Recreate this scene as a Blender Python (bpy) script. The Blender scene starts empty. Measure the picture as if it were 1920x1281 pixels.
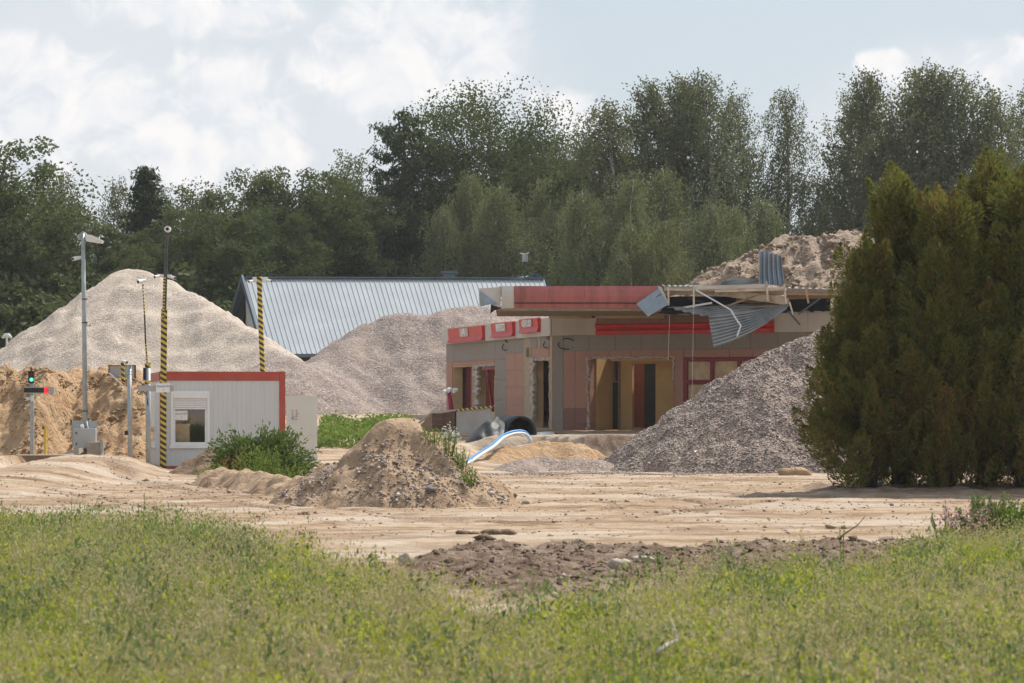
import bpy, math, random
import numpy as np
from mathutils import Vector, Matrix

# ------------------------------------------------------------------ camera, world, sun, exposure
SC = bpy.context.scene
COL = SC.collection
F = 5333.0            # focal length in photograph pixels (100 mm lens)
HY = 765.0            # horizon row
CH = 1.7              # eye height
cam_d = bpy.data.cameras.new('camera'); cam = bpy.data.objects.new('camera', cam_d); COL.objects.link(cam)
cam.location = (0, 0, CH); cam.rotation_euler = (math.radians(90), 0, 0)
cam_d.sensor_width = 36; cam_d.lens = 100; cam_d.shift_y = (HY - 640.5) / 1920
cam_d.clip_start = 0.5; cam_d.clip_end = 6000
cam_d.dof.use_dof = True; cam_d.dof.focus_distance = 82; cam_d.dof.aperture_fstop = 6.3
SC.camera = cam

SUN_AZ, SUN_EL = math.radians(44), math.radians(54)      # azimuth from +Y towards +X
sun_d = bpy.data.lights.new('sun', 'SUN'); sun_d.energy = 4.8; sun_d.angle = math.radians(0.53); sun_d.color = (1, .95, .87)
sun = bpy.data.objects.new('sun', sun_d); COL.objects.link(sun)
sv = Vector((math.sin(SUN_AZ) * math.cos(SUN_EL), math.cos(SUN_AZ) * math.cos(SUN_EL), math.sin(SUN_EL)))
sun.rotation_euler = sv.to_track_quat('Z', 'Y').to_euler()
SC.view_settings.view_transform = 'Standard'; SC.view_settings.look = 'None'
SC.view_settings.exposure = 0.3; SC.view_settings.gamma = 1

class NT:
    """tiny node helper"""
    def __init__(s, tree): s.t = tree; s.n = tree.nodes; s.l = tree.links
    def new(s, typ, **kw):
        nd = s.n.new(typ)
        for k, v in kw.items(): setattr(nd, k, v)
        return nd
    def put(s, sock, v):
        if v is None: return
        if hasattr(v, 'is_linked') or isinstance(v, bpy.types.NodeSocket): s.l.new(v, sock)
        else: sock.default_value = v
    def math(s, op, a, b=None, c=None, clamp=False):
        nd = s.new('ShaderNodeMath', operation=op, use_clamp=clamp)
        for i, v in enumerate((a, b, c)): s.put(nd.inputs[i], v)
        return nd.outputs[0]
    def mix(s, f, a, b, blend='MIX'):
        nd = s.new('ShaderNodeMix', data_type='RGBA', blend_type=blend)
        s.put(nd.inputs[0], f)
        for i, v in ((6, a), (7, b)): s.put(nd.inputs[i], v if not isinstance(v, tuple) or len(v) == 4 else (*v, 1))
        return nd.outputs[2]
    def ramp(s, f, stops, interp='LINEAR'):
        nd = s.new('ShaderNodeValToRGB'); cr = nd.color_ramp; cr.interpolation = interp
        while len(cr.elements) < len(stops): cr.elements.new(.5)
        for e, (p, c) in zip(cr.elements, stops): e.position = p; e.color = (*c, 1) if len(c) == 3 else c
        s.put(nd.inputs[0], f); return nd.outputs[0]
    def sstep(s, v, lo, hi):
        nd = s.new('ShaderNodeMapRange', interpolation_type='SMOOTHSTEP')
        s.put(nd.inputs[0], v); nd.inputs[1].default_value = lo; nd.inputs[2].default_value = hi
        return nd.outputs[0]
    def noise(s, vec, scale, detail=4, rough=.55, dist=0):
        nd = s.new('ShaderNodeTexNoise'); s.put(nd.inputs['Vector'], vec)
        nd.inputs['Scale'].default_value = scale; nd.inputs['Detail'].default_value = detail
        nd.inputs['Roughness'].default_value = rough; nd.inputs['Distortion'].default_value = dist
        return nd.outputs[0]
    def coords(s, scale=(1, 1, 1), out='Object', rot=(0, 0, 0)):
        tc = s.new('ShaderNodeTexCoord'); mp = s.new('ShaderNodeMapping')
        mp.inputs['Scale'].default_value = scale; mp.inputs['Rotation'].default_value = rot
        s.l.new(tc.outputs[out], mp.inputs[0]); return mp.outputs[0]

world = bpy.data.worlds.new('World'); SC.world = world; world.use_nodes = True
def build_world():
    w = NT(world.node_tree); w.n.clear()
    out = w.new('ShaderNodeOutputWorld'); bg = w.new('ShaderNodeBackground'); bg.inputs[1].default_value = 0.1
    sky = w.new('ShaderNodeTexSky', sky_type='NISHITA'); sky.sun_disc = False
    sky.sun_elevation = SUN_EL; sky.sun_rotation = SUN_AZ; sky.air_density = 1.0; sky.dust_density = 2.5; sky.ozone_density = 1.0
    tc = w.new('ShaderNodeTexCoord'); sp = w.new('ShaderNodeSeparateXYZ'); w.l.new(tc.outputs['Generated'], sp.inputs[0])
    az = w.math('ARCTAN2', sp.outputs[0], sp.outputs[1]); el = w.math('ARCSINE', sp.outputs[2])
    cb = w.new('ShaderNodeCombineXYZ'); w.put(cb.inputs[0], az); w.put(cb.inputs[1], el); p = cb.outputs[0]
    n1 = w.noise(p, 55, 10, .58, .6); n2 = w.noise(p, 13, 4, .5)
    off = w.new('ShaderNodeVectorMath', operation='ADD'); w.l.new(p, off.inputs[0]); off.inputs[1].default_value = (.006, .008, 0)
    n1b = w.noise(off.outputs[0], 55, 7, .58, .6)
    def field(blobs):
        cur = None
        for (px, py, rx, ry) in blobs:
            a = w.math('MULTIPLY', w.math('SUBTRACT', az, (px - 960) / F), F / rx)
            e = w.math('MULTIPLY', w.math('SUBTRACT', el, (HY - py) / F), F / ry)
            r = w.math('SUBTRACT', 1, w.math('ADD', w.math('MULTIPLY', a, a), w.math('MULTIPLY', e, e)))
            cur = r if cur is None else w.math('MAXIMUM', cur, r)
        return w.math('MAXIMUM', cur, -1.2)
    # cumulus heads as they stand in this sky, and more of the same all round the horizon
    heads = [(790, 70, 190, 120), (890, 130, 95, 85), (700, 130, 150, 110), (935, 190, 80, 55), (420, 190, 120, 95), (330, 260, 180, 110), (480, 240, 110, 90), (210, 200, 120, 90),
             (500, 290, 90, 70), (40, 120, 100, 55), (60, 230, 120, 110), (400, 30, 230, 50), (1650, 130, 52, 30), (1690, 150, 40, 25), (1850, 135, 120, 55),
             (1080, 225, 80, 60), (-260, 150, 220, 120), (2180, 110, 200, 90)]
    f = w.math('ADD', field(heads), w.math('MULTIPLY', w.math('SUBTRACT', n1, .5), 3.5))
    far = w.math('MULTIPLY', w.math('SUBTRACT', w.noise(p, 5, 7, .6), .56), 7)
    away = w.math('GREATER_THAN', w.math('ABSOLUTE', az), .3)
    f = w.math('MAXIMUM', f, w.math('SUBTRACT', w.math('MULTIPLY', far, away), w.math('SUBTRACT', 1, away)))
    d = w.sstep(f, -.35, .8)
    veil = w.sstep(w.math('ADD', field([(380, 230, 700, 330), (1800, 250, 420, 160)]), w.math('MULTIPLY', w.math('SUBTRACT', n2, .5), 2.0)), -.4, 1.0)
    shade = w.math('ADD', .5, w.math('MULTIPLY', w.math('SUBTRACT', n1, n1b), 4.2))
    shade = w.math('ADD', w.math('MULTIPLY', shade, .6), w.math('MULTIPLY', w.sstep(f, -.1, 1.0), .25), clamp=True)
    k = 8.9
    ccol = w.mix(shade, (.74 * k, .77 * k, .82 * k), (.95 * k, .92 * k, .90 * k))
    base = w.mix(.72, sky.outputs[0], (.61 * k, .68 * k, .745 * k))      # milky summer haze in the blue
    c = w.mix(w.math('MULTIPLY', veil, .65), base, (.745 * k, .765 * k, .80 * k))
    c = w.mix(w.math('MULTIPLY', d, .82), c, ccol)
    w.l.new(c, bg.inputs[0]); w.l.new(bg.outputs[0], out.inputs[0])
build_world()

# ------------------------------------------------------------------ helpers
RNG = np.random.default_rng(7); random.seed(7)
def P(px, py, Y): return Vector(((px - 960) / F * Y, Y, CH + (HY - py) * Y / F))
def PX(px, Y): return (px - 960) / F * Y
def PZ(py, Y): return CH + (HY - py) * Y / F

_perm = RNG.permutation(512).astype(np.int64); _perm = np.concatenate([_perm, _perm, _perm])
_grad = np.stack([np.cos(np.linspace(0, 6.283, 64, endpoint=False)), np.sin(np.linspace(0, 6.283, 64, endpoint=False))], 1)
def perlin(x, y):
    x = np.asarray(x, float); y = np.asarray(y, float)
    xi = np.floor(x).astype(np.int64); yi = np.floor(y).astype(np.int64); xf = x - xi; yf = y - yi
    u = xf * xf * xf * (xf * (xf * 6 - 15) + 10); v = yf * yf * yf * (yf * (yf * 6 - 15) + 10)
    def g(ix, iy, dx, dy):
        h = _perm[_perm[ix & 511] + (iy & 511)] & 63; gg = _grad[h]; return gg[..., 0] * dx + gg[..., 1] * dy
    a = g(xi, yi, xf, yf); b = g(xi + 1, yi, xf - 1, yf); c = g(xi, yi + 1, xf, yf - 1); d = g(xi + 1, yi + 1, xf - 1, yf - 1)
    return (a + u * (b - a)) + v * ((c + u * (d - c)) - (a + u * (b - a)))
def fbm(x, y, o=4, r=.5):
    s = 0; a = 1; f = 1
    for i in range(o): s = s + a * perlin(x * f + 17.3 * i, y * f - 9.1 * i); a *= r; f *= 2.03
    return s
def sm(t): t = np.clip(t, 0, 1); return t * t * (3 - 2 * t)

def ground_z(X, Y):
    X = np.asarray(X, float); Y = np.asarray(Y, float)
    right = sm((X + 5.6) / 2.4)
    z = right * (.92 * sm((Y - 73) / 25)) + (1 - right) * (.95 * sm((Y - 88) / 20)) + .5 * sm((Y - 98) / 16)
    win = sm((X + 1.6) / 1.2) * sm((7.5 - X) / 1.5)
    step = .12 * sm((Y - 74) / 12) + .74 * sm((Y - 87.8 - .25 * np.sin(X * 2.1)) / .35) + .06 * sm((Y - 89) / 9)
    z = z * (1 - win) + win * (step + .5 * sm((Y - 98) / 16))
    A = .47 * sm((-8.5 - X) / 2.0)
    A = A - .27 * sm((X + 12.95) / .25) * sm((-11.55 - X) / .35)
    rise = sm((Y - 47) / 27); fall = 1 - sm((Y - 74.6) / 1.6)
    return z + A * rise * fall

class MB:
    def __init__(s): s.v = []; s.f = []; s.m = []
    def add(s, vs, fs, m=0):
        o = len(s.v); s.v += [Vector(v) for v in vs]; s.f += [tuple(i + o for i in f) for f in fs]; s.m += [m] * len(fs); return s
    def hexa(s, c, m=0):     # 8 corners: bottom 4 ccw, top 4 ccw
        return s.add(c, [(3, 2, 1, 0), (4, 5, 6, 7), (0, 1, 5, 4), (1, 2, 6, 5), (2, 3, 7, 6), (3, 0, 4, 7)], m)
    def box(s, x0, x1, y0, y1, z0, z1, m=0, fr=None):
        c = [(x0, y0, z0), (x1, y0, z0), (x1, y1, z0), (x0, y1, z0), (x0, y0, z1), (x1, y0, z1), (x1, y1, z1), (x0, y1, z1)]
        if fr: c = [fr(*q) for q in c]
        return s.hexa(c, m)
    def tube(s, pts, r, n=8, m=0, caps=True):
        pts = [Vector(p) for p in pts]; rs = r if isinstance(r, (list, tuple)) else [r] * len(pts); o = len(s.v); up = None
        for i, p in enumerate(pts):
            d = (pts[min(i + 1, len(pts) - 1)] - pts[max(i - 1, 0)]).normalized()
            if up is None: up = Vector((0, 0, 1)) if abs(d.z) < .9 else Vector((1, 0, 0))
            a = d.cross(up).normalized(); b = a.cross(d).normalized(); up = b
            for k in range(n):
                t = 2 * math.pi * k / n; s.v.append(p + (a * math.cos(t) + b * math.sin(t)) * rs[i])
        for i in range(len(pts) - 1):
            for k in range(n):
                s.f.append((o + i * n + k, o + i * n + (k + 1) % n, o + (i + 1) * n + (k + 1) % n, o + (i + 1) * n + k)); s.m.append(m)
        if caps:
            s.f.append(tuple(o + k for k in range(n))[::-1]); s.f.append(tuple(o + (len(pts) - 1) * n + k for k in range(n))); s.m += [m, m]
        return s
    def prism(s, poly, ext, m=0):
        n = len(poly); ext = Vector(ext); a = [Vector(p) for p in poly]
        return s.add(a + [p + ext for p in a], [tuple(range(n))[::-1], tuple(range(n, 2 * n))] + [(i, (i + 1) % n, n + (i + 1) % n, n + i) for i in range(n)], m)
    def bar(s, a, b, w, h, m=0):
        a = Vector(a); b = Vector(b); d = (b - a).normalized(); up = Vector((0, 0, 1)) if abs(d.z) < .95 else Vector((0, 1, 0))
        x = d.cross(up).normalized() * w / 2; y = x.normalized().cross(d) * h / 2
        return s.hexa([a - x - y, a + x - y, b + x - y, b - x - y, a - x + y, a + x + y, b + x + y, b - x + y], m)
    def build(s, name, mat, parent=None, smooth=False, bevel=0):
        me = bpy.data.meshes.new(name); off = root_loc(parent) if parent else (sum(s.v, Vector()) / len(s.v) if s.v else Vector())
        if not parent: off = Vector((off.x, off.y, min(v.z for v in s.v)))
        me.from_pydata([v - off for v in s.v], [], s.f)
        for q in (mat if isinstance(mat, (list, tuple)) else [mat]): me.materials.append(q)
        me.polygons.foreach_set('material_index', s.m)
        if smooth: me.polygons.foreach_set('use_smooth', [True] * len(s.f))
        me.update()
        o = bpy.data.objects.new(name, me); COL.objects.link(o)
        if parent: o.parent = parent
        if not parent: o.location = off
        if bevel:
            bv = o.modifiers.new('bevel', 'BEVEL'); bv.width = bevel; bv.segments = 2; bv.limit_method = 'ANGLE'
        return o
def root_loc(p):
    v = Vector(p.location)
    while p.parent: p = p.parent; v = v + Vector(p.location)
    return v
def tag(o, label=None, cat=None, group=None, kind=None):
    if label: o['label'] = label
    if cat: o['category'] = cat
    if group: o['group'] = group
    if kind: o['kind'] = kind
    return o
def thing(name, label, cat, loc, group=None):
    o = bpy.data.objects.new(name, None); COL.objects.link(o); o.location = loc; o.empty_display_size = .2
    return tag(o, label, cat, group)
def copy_tree(o, loc, rz=0, sc=1):
    r = o.copy(); COL.objects.link(r); r.location = loc; r.rotation_euler = (0, 0, rz); r.scale = sc if hasattr(sc, '__len__') else (sc,) * 3
    for ch in o.children:
        c = ch.copy(); COL.objects.link(c); c.parent = r
    return r
def npmesh(name, V, Fc, mat, parent=None, loc=None, var=None, smooth=False, extra=None):
    """V (n,3) array, Fc (m,k) index array"""
    me = bpy.data.meshes.new(name); V = np.asarray(V, np.float32); Fc = np.asarray(Fc, np.int32); k = Fc.shape[1]
    me.vertices.add(len(V)); me.vertices.foreach_set('co', V.ravel())
    me.loops.add(Fc.size); me.loops.foreach_set('vertex_index', Fc.ravel())
    me.polygons.add(len(Fc)); me.polygons.foreach_set('loop_start', np.arange(0, Fc.size, k, dtype=np.int32))
    if smooth: me.polygons.foreach_set('use_smooth', np.ones(len(Fc), bool))
    for q in (mat if isinstance(mat, (list, tuple)) else [mat]): me.materials.append(q)
    if var is not None:
        at = me.attributes.new('var', 'FLOAT', 'POINT'); at.data.foreach_set('value', np.asarray(var, np.float32))
    for nm, arr in (extra or {}).items():
        at = me.attributes.new(nm, 'FLOAT', 'POINT'); at.data.foreach_set('value', np.asarray(arr, np.float32))
    me.update(calc_edges=True); me.validate()
    o = bpy.data.objects.new(name, me); COL.objects.link(o)
    if parent: o.parent = parent
    if loc is not None: o.location = loc
    return o
def text_mesh(name, body, size, loc, rot, mat, parent, extrude=.004):
    cu = bpy.data.curves.new(name, 'FONT'); cu.body = body; cu.size = size; cu.align_x = 'CENTER'; cu.align_y = 'CENTER'; cu.extrude = extrude
    t = bpy.data.objects.new(name, cu); COL.objects.link(t); bpy.context.view_layer.update()
    me = bpy.data.meshes.new_from_object(t.evaluated_get(bpy.context.evaluated_depsgraph_get()))
    bpy.data.objects.remove(t); me.materials.clear(); me.materials.append(mat)
    o = bpy.data.objects.new(name, me); COL.objects.link(o); o.parent = parent
    o.location = Vector(loc) - root_loc(parent); o.rotation_euler = rot
    return o

# ------------------------------------------------------------------ materials
def mat(name, col, rough=.7, var=.12, scale=6, metal=0, spec=.3, bump=0, bscale=None, dirt=None, dirt_amt=.4, dscale=(1, 1, 1), emit=None):
    m = bpy.data.materials.new(name); m.use_nodes = True; t = NT(m.node_tree); b = t.n['Principled BSDF']
    b.inputs['Roughness'].default_value = rough; b.inputs['Metallic'].default_value = metal; b.inputs['Specular IOR Level'].default_value = spec
    co = t.coords(dscale); n = t.noise(co, scale, 6, .6)
    lo = tuple(max(0, c * (1 - var)) for c in col); hi = tuple(min(1, c * (1 + var)) for c in col)
    c = t.ramp(n, [(.3, lo), (.7, hi)])
    if dirt:
        dn = t.noise(co, scale * .35, 7, .65); c = t.mix(t.math('MULTIPLY', t.sstep(dn, .48, .7), dirt_amt), c, dirt)
    t.put(b.inputs['Base Color'], c)
    if bump:
        bp = t.new('ShaderNodeBump'); bp.inputs['Strength'].default_value = 1; bp.inputs['Distance'].default_value = bump
        t.put(bp.inputs['Height'], t.noise(co, bscale or scale * 4, 5, .6)); t.put(b.inputs['Normal'], bp.outputs[0])
    if emit:
        b.inputs['Emission Color'].default_value = (*emit[0], 1); b.inputs['Emission Strength'].default_value = emit[1]
    return m
def leaf_mat(name, a, b_, trans=.3, hue_var=.25, rough=.8):
    m = bpy.data.materials.new(name); m.use_nodes = True; t = NT(m.node_tree); b = t.n['Principled BSDF']; out = t.n['Material Output']
    at = t.new('ShaderNodeAttribute', attribute_name='var'); oi = t.new('ShaderNodeObjectInfo')
    c = t.mix(at.outputs['Fac'], a, b_)
    c = t.mix(t.math('MULTIPLY', oi.outputs['Random'], hue_var), c, (a[0] * 1.5 + .01, a[1] * 1.15, a[2] * .9))
    b.inputs['Roughness'].default_value = rough; b.inputs['Specular IOR Level'].default_value = .1
    t.put(b.inputs['Base Color'], c)
    tr = t.new('ShaderNodeBsdfTranslucent'); t.put(tr.inputs[0], t.mix(.35, c, (.16, .2, .02)))
    mx = t.new('ShaderNodeMixShader'); mx.inputs[0].default_value = trans
    t.l.new(b.outputs[0], mx.inputs[1]); t.l.new(tr.outputs[0], mx.inputs[2]); t.l.new(mx.outputs[0], out.inputs[0]); return m
def gravel_mat(name, stops, cell, sandcol, sand_amt=.35, bump=.03):
    m = bpy.data.materials.new(name); m.use_nodes = True; t = NT(m.node_tree); b = t.n['Principled BSDF']; b.inputs['Roughness'].default_value = .9
    b.inputs['Specular IOR Level'].default_value = .2
    co = t.coords()
    vo = t.new('ShaderNodeTexVoronoi'); vo.inputs['Scale'].default_value = 1 / cell; t.put(vo.inputs['Vector'], co)
    sx = t.new('ShaderNodeSeparateColor'); t.l.new(vo.outputs['Color'], sx.inputs[0])
    c = t.ramp(sx.outputs[0], stops, 'CONSTANT')
    vo2 = t.new('ShaderNodeTexVoronoi'); vo2.inputs['Scale'].default_value = .45 / cell; t.put(vo2.inputs['Vector'], co)
    sx2 = t.new('ShaderNodeSeparateColor'); t.l.new(vo2.outputs['Color'], sx2.inputs[0])
    c = t.mix(t.math('MULTIPLY', sx2.outputs[1], .35), c, t.ramp(sx2.outputs[0], stops, 'CONSTANT'))
    sn = t.noise(t.coords((1, 1, .45)), .55, 6, .62, .6)
    c = t.mix(t.math('MULTIPLY', t.sstep(sn, .46, .66), sand_amt), c, sandcol)
    t.put(b.inputs['Base Color'], c)
    h = t.math('ADD', t.math('SUBTRACT', 1, vo.outputs['Distance']), t.math('MULTIPLY', vo2.outputs['Distance'], -.8))
    bp = t.new('ShaderNodeBump'); bp.inputs['Strength'].default_value = 1; bp.inputs['Distance'].default_value = bump
    t.put(bp.inputs['Height'], h); t.put(b.inputs['Normal'], bp.outputs[0]); return m
def stripe_mat(name, a, b_, period=.16, tilt=.6):
    m = bpy.data.materials.new(name); m.use_nodes = True; t = NT(m.node_tree); b = t.n['Principled BSDF']; b.inputs['Roughness'].default_value = .55
    sp = t.new('ShaderNodeSeparateXYZ'); t.l.new(t.coords(), sp.inputs[0])
    h = t.math('ADD', sp.outputs[2], t.math('MULTIPLY', sp.outputs[0], tilt))
    h = t.math('ADD', h, t.math('MULTIPLY', t.noise(t.coords(), 3, 3), .05))
    fr = t.math('FRACT', t.math('DIVIDE', h, period)); t.put(b.inputs['Base Color'], t.mix(t.math('GREATER_THAN', fr, .5), a, b_)); return m

M = {}
M['galv'] = mat('galvanised steel', (.36, .39, .40), .5, .15, 5, .35, dirt=(.25, .22, .18), dirt_amt=.3)
M['white_metal'] = mat('white painted metal', (.74, .74, .72), .45, .05, 4, dirt=(.5, .46, .4), dirt_amt=.3)
M['grey_box'] = mat('grey cabinet paint', (.42, .41, .40), .5, .04, 3, dirt=(.36, .31, .25), dirt_amt=.3)
M['black'] = mat('black plastic', (.015, .015, .016), .45, .2, 8)
M['stripe'] = stripe_mat('yellow and black tape', (.62, .43, .04), (.02, .02, .02))
M['stripe_fine'] = stripe_mat('narrow yellow and black tape', (.55, .42, .06), (.03, .03, .03), .09, .3)
M['yellow'] = mat('yellow paint', (.65, .47, .05), .5, .1)
M['redframe'] = mat('red frame paint', (.42, .075, .05), .45, .1, 3, dirt=(.4, .2, .15), dirt_amt=.35)
M['cabin'] = mat('cabin wall sheet', (.60, .61, .62), .5, .03, 2, dirt=(.5, .46, .40), dirt_amt=.3, dscale=(1, 1, .25))
M['pvc'] = mat('white window plastic', (.78, .78, .78), .35, .03, dirt=(.55, .5, .45), dirt_amt=.2)
M['door_white'] = mat('cream door sheet', (.66, .63, .57), .45, .03, 2, dirt=(.5, .44, .36), dirt_amt=.25)
M['paper'] = mat('paper', (.80, .81, .83), .8, .03)
M['ink'] = mat('ink', (.06, .06, .08), .8, .1)
M['ink_red'] = mat('red print', (.5, .06, .10), .8, .1)
M['ink_green'] = mat('green print', (.04, .22, .12), .8, .1)
M['cream'] = mat('cream fascia paint', (.46, .40, .32), .6, .06, 2, dirt=(.36, .29, .22), dirt_amt=.5, dscale=(1, 1, .3))
M['creamwhite'] = mat('dirty white fascia panel', (.54, .505, .46), .6, .05, 2, dirt=(.4, .34, .28), dirt_amt=.5, dscale=(1, 1, .3))
M['redfascia'] = mat('faded red canopy fascia', (.40, .125, .11), .45, .12, 3, dirt=(.16, .06, .05), dirt_amt=.6, dscale=(2, 2, .18))
M['redsign'] = mat('red sign plastic', (.55, .03, .03), .35, .1, 3, dirt=(.3, .08, .06), dirt_amt=.4)
M['redbrown'] = mat('dusty brown sign top', (.30, .15, .10), .8, .15, 4, dirt=(.3, .22, .16), dirt_amt=.5)
M['pinktile'] = mat('pink granite cladding', (.40, .21, .15), .55, .14, 24, dirt=(.30, .18, .14), dirt_amt=.5, bump=.002)
M['pinkdark'] = mat('damp pink granite cladding', (.25, .125, .105), .6, .12, 24, dirt=(.2, .12, .1), dirt_amt=.5)  # darker pink for the lower courses of both walls
M['greytile'] = mat('grey granite cladding', (.27, .235, .20), .6, .15, 26, dirt=(.22, .19, .17), dirt_amt=.5, bump=.002)
M['plaster'] = mat('bare plaster', (.42, .33, .25), .9, .15, 5, dirt=(.42, .25, .18), dirt_amt=.7, bump=.01)
M['rubble'] = mat('broken masonry', (.50, .45, .40), .95, .35, 18, bump=.02)
M['brickraw'] = mat('raw brick masonry', (.38, .20, .14), .95, .25, 9, bump=.01)
M['yellowwall'] = mat('ochre painted inner wall', (.54, .36, .15), .8, .08, 2, dirt=(.42, .27, .1), dirt_amt=.4)
M['creamwall'] = mat('pale yellow reveal', (.60, .46, .26), .8, .08, 3, dirt=(.45, .33, .18), dirt_amt=.4)
M['redwall'] = mat('rust red inner wall', (.28, .08, .04), .8, .12, 3)
M['maroon'] = mat('maroon window frame', (.22, .02, .03), .4, .15, 5)
M['board'] = mat('stained beige board', (.60, .45, .28), .75, .2, 5, dirt=(.35, .22, .13), dirt_amt=.6)  # mottled beige, for opaque panes and the added sheet behind cabin glass
M['rooffelt'] = mat('roof felt', (.10, .095, .09), .9, .2, 3)
M['concrete'] = mat('weathered concrete', (.40, .34, .27), .9, .15, 6, dirt=(.3, .24, .18), dirt_amt=.5, bump=.008)
M['rustbeam'] = mat('brown steel beam', (.26, .19, .13), .7, .2, 5, dirt=(.18, .1, .06), dirt_amt=.6)
M['paintbeam'] = mat('cream painted steel with rust', (.58, .50, .40), .6, .12, 5, dirt=(.28, .13, .07), dirt_amt=.8)
M['sheet'] = mat('corrugated zinc sheet', (.27, .28, .28), .5, .15, 3, .45, dirt=(.12, .11, .1), dirt_amt=.7, dscale=(1, 1, 1))
M['sheetblue'] = mat('blue grey zinc sheet', (.25, .30, .34), .45, .15, 3, .4, dirt=(.2, .24, .28), dirt_amt=.5)
M['darkdeck'] = mat('dark canopy underside', (.035, .033, .033), .85, .3, 4)  # near black: canopy interior shade put into colour, and fascia seams
M['darksteel'] = mat('dark steel', (.07, .075, .08), .55, .2, 6, .3)
M['conduit'] = mat('bright conduit', (.68, .70, .74), .4, .08, 5, .2)
M['tan'] = mat('tan painted tube', (.42, .33, .2), .6, .12, 4, dirt=(.25, .18, .1), dirt_amt=.5)
M['shedroof'] = mat('pale blue grey metal roofing', (.33, .36, .385), .65, .1, .6, .0, dirt=(.30, .34, .38), dirt_amt=.35)
M['shedtrim'] = mat('slate blue roof trim', (.10, .13, .17), .5, .1, 3)
M['shedwall'] = mat('pale shed wall', (.58, .57, .55), .8, .06, 2, dirt=(.4, .38, .35), dirt_amt=.4)
M['darkwood'] = mat('dark stained boarding', (.03, .03, .033), .8, .3, 5)  # shed boarding, also painted shade under the overhang and in the room
M['chimney'] = mat('slate grey chimney cladding', (.15, .17, .20), .6, .08, 4)
M['potwhite'] = mat('pale clay pot', (.7, .55, .45), .8, .1)
M['membrane'] = mat('black rubber membrane', (.035, .038, .042), .55, .35, 4, dirt=(.10, .095, .09), dirt_amt=.4, bump=.02, bscale=5)
M['bluehose'] = mat('blue hose', (.07, .27, .58), .4, .1)
M['whitehose'] = mat('white hose', (.62, .63, .62), .5, .08, dirt=(.45, .4, .33), dirt_amt=.4)
M['pinkpost'] = mat('crimson painted post', (.28, .02, .06), .5, .1)
M['browntile'] = mat('brown glazed panel tile', (.10, .055, .04), .4, .12, 5, dirt=(.22, .15, .1), dirt_amt=.4)
M['greysheet'] = mat('pale grey board', (.44, .42, .40), .7, .06, 3, dirt=(.3, .26, .22), dirt_amt=.5)
M['bark'] = mat('dark bark', (.09, .07, .055), .95, .3, 6, bump=.03)
M['birchbark'] = mat('birch bark', (.52, .50, .46), .85, .15, 3, dirt=(.06, .05, .05), dirt_amt=.8, dscale=(1, 1, 3))
M['drywood'] = mat('bleached dry wood', (.52, .48, .42), .9, .2, 8)
M['darkwoodstick'] = mat('dark dry wood', (.14, .10, .075), .9, .2, 8)
M['glass'] = mat('window glass', (.035, .04, .04), .05, .1, spec=.8)
M['led_off'] = mat('dark display face', (.02, .02, .022), .25, .1)
M['led_red'] = mat('lit red digit', (.6, .02, .03), .5, .05, emit=((1, .03, .05), .9))
M['lamp_green'] = mat('lit green signal lens', (.1, .6, .45), .4, .05, emit=((.12, .85, .55), 1.0))
M['lamp_red'] = mat('unlit red signal lens', (.10, .01, .015), .3, .1)
M['bluebag'] = mat('pale blue plastic scrap', (.35, .52, .62), .5, .1)
M['soilclod'] = mat('dark soil clod', (.17, .115, .075), .95, .3, 8, bump=.02)
M['crumb'] = mat('sand crumb', (.36, .25, .165), .95, .2, 6)
M['pebble'] = mat('mixed pebble', (.34, .29, .25), .85, .2, 4)

def pebble_mat():
    m = bpy.data.materials.new('mixed pebbles'); m.use_nodes = True; t = NT(m.node_tree); b = t.n['Principled BSDF']; b.inputs['Roughness'].default_value = .85
    at = t.new('ShaderNodeAttribute', attribute_name='var')
    t.put(b.inputs['Base Color'], t.ramp(at.outputs['Fac'], [(0, (.12, .095, .085)), (.25, (.22, .17, .145)), (.5, (.31, .235, .19)), (.72, (.25, .215, .20)), (.88, (.42, .35, .30)), (1, (.58, .52, .47))])); return m
M['pebbles'] = pebble_mat()
LIGHT = [(0, (.32, .26, .215)), (.2, (.42, .35, .29)), (.45, (.49, .41, .345)), (.7, (.39, .325, .275)), (.85, (.58, .505, .435))]
MID = [(0, (.15, .12, .11)), (.2, (.255, .20, .178)), (.42, (.31, .245, .21)), (.64, (.235, .20, .19)), (.8, (.37, .30, .255)), (.92, (.46, .40, .36))]
DARK = [(0, (.13, .10, .09)), (.22, (.245, .185, .155)), (.45, (.31, .225, .185)), (.64, (.21, .175, .16)), (.8, (.37, .285, .235)), (.92, (.50, .42, .36))]
M['gravel_light'] = gravel_mat('pale crushed gravel', LIGHT, .05, (.56, .465, .375), .6, .025)
M['gravel_mid'] = gravel_mat('grey brown crushed gravel', MID, .05, (.32, .25, .20), .45, .03)
M['gravel_dark'] = gravel_mat('mixed grey and pink gravel', DARK, .035, (.38, .29, .22), .4, .018)

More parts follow.
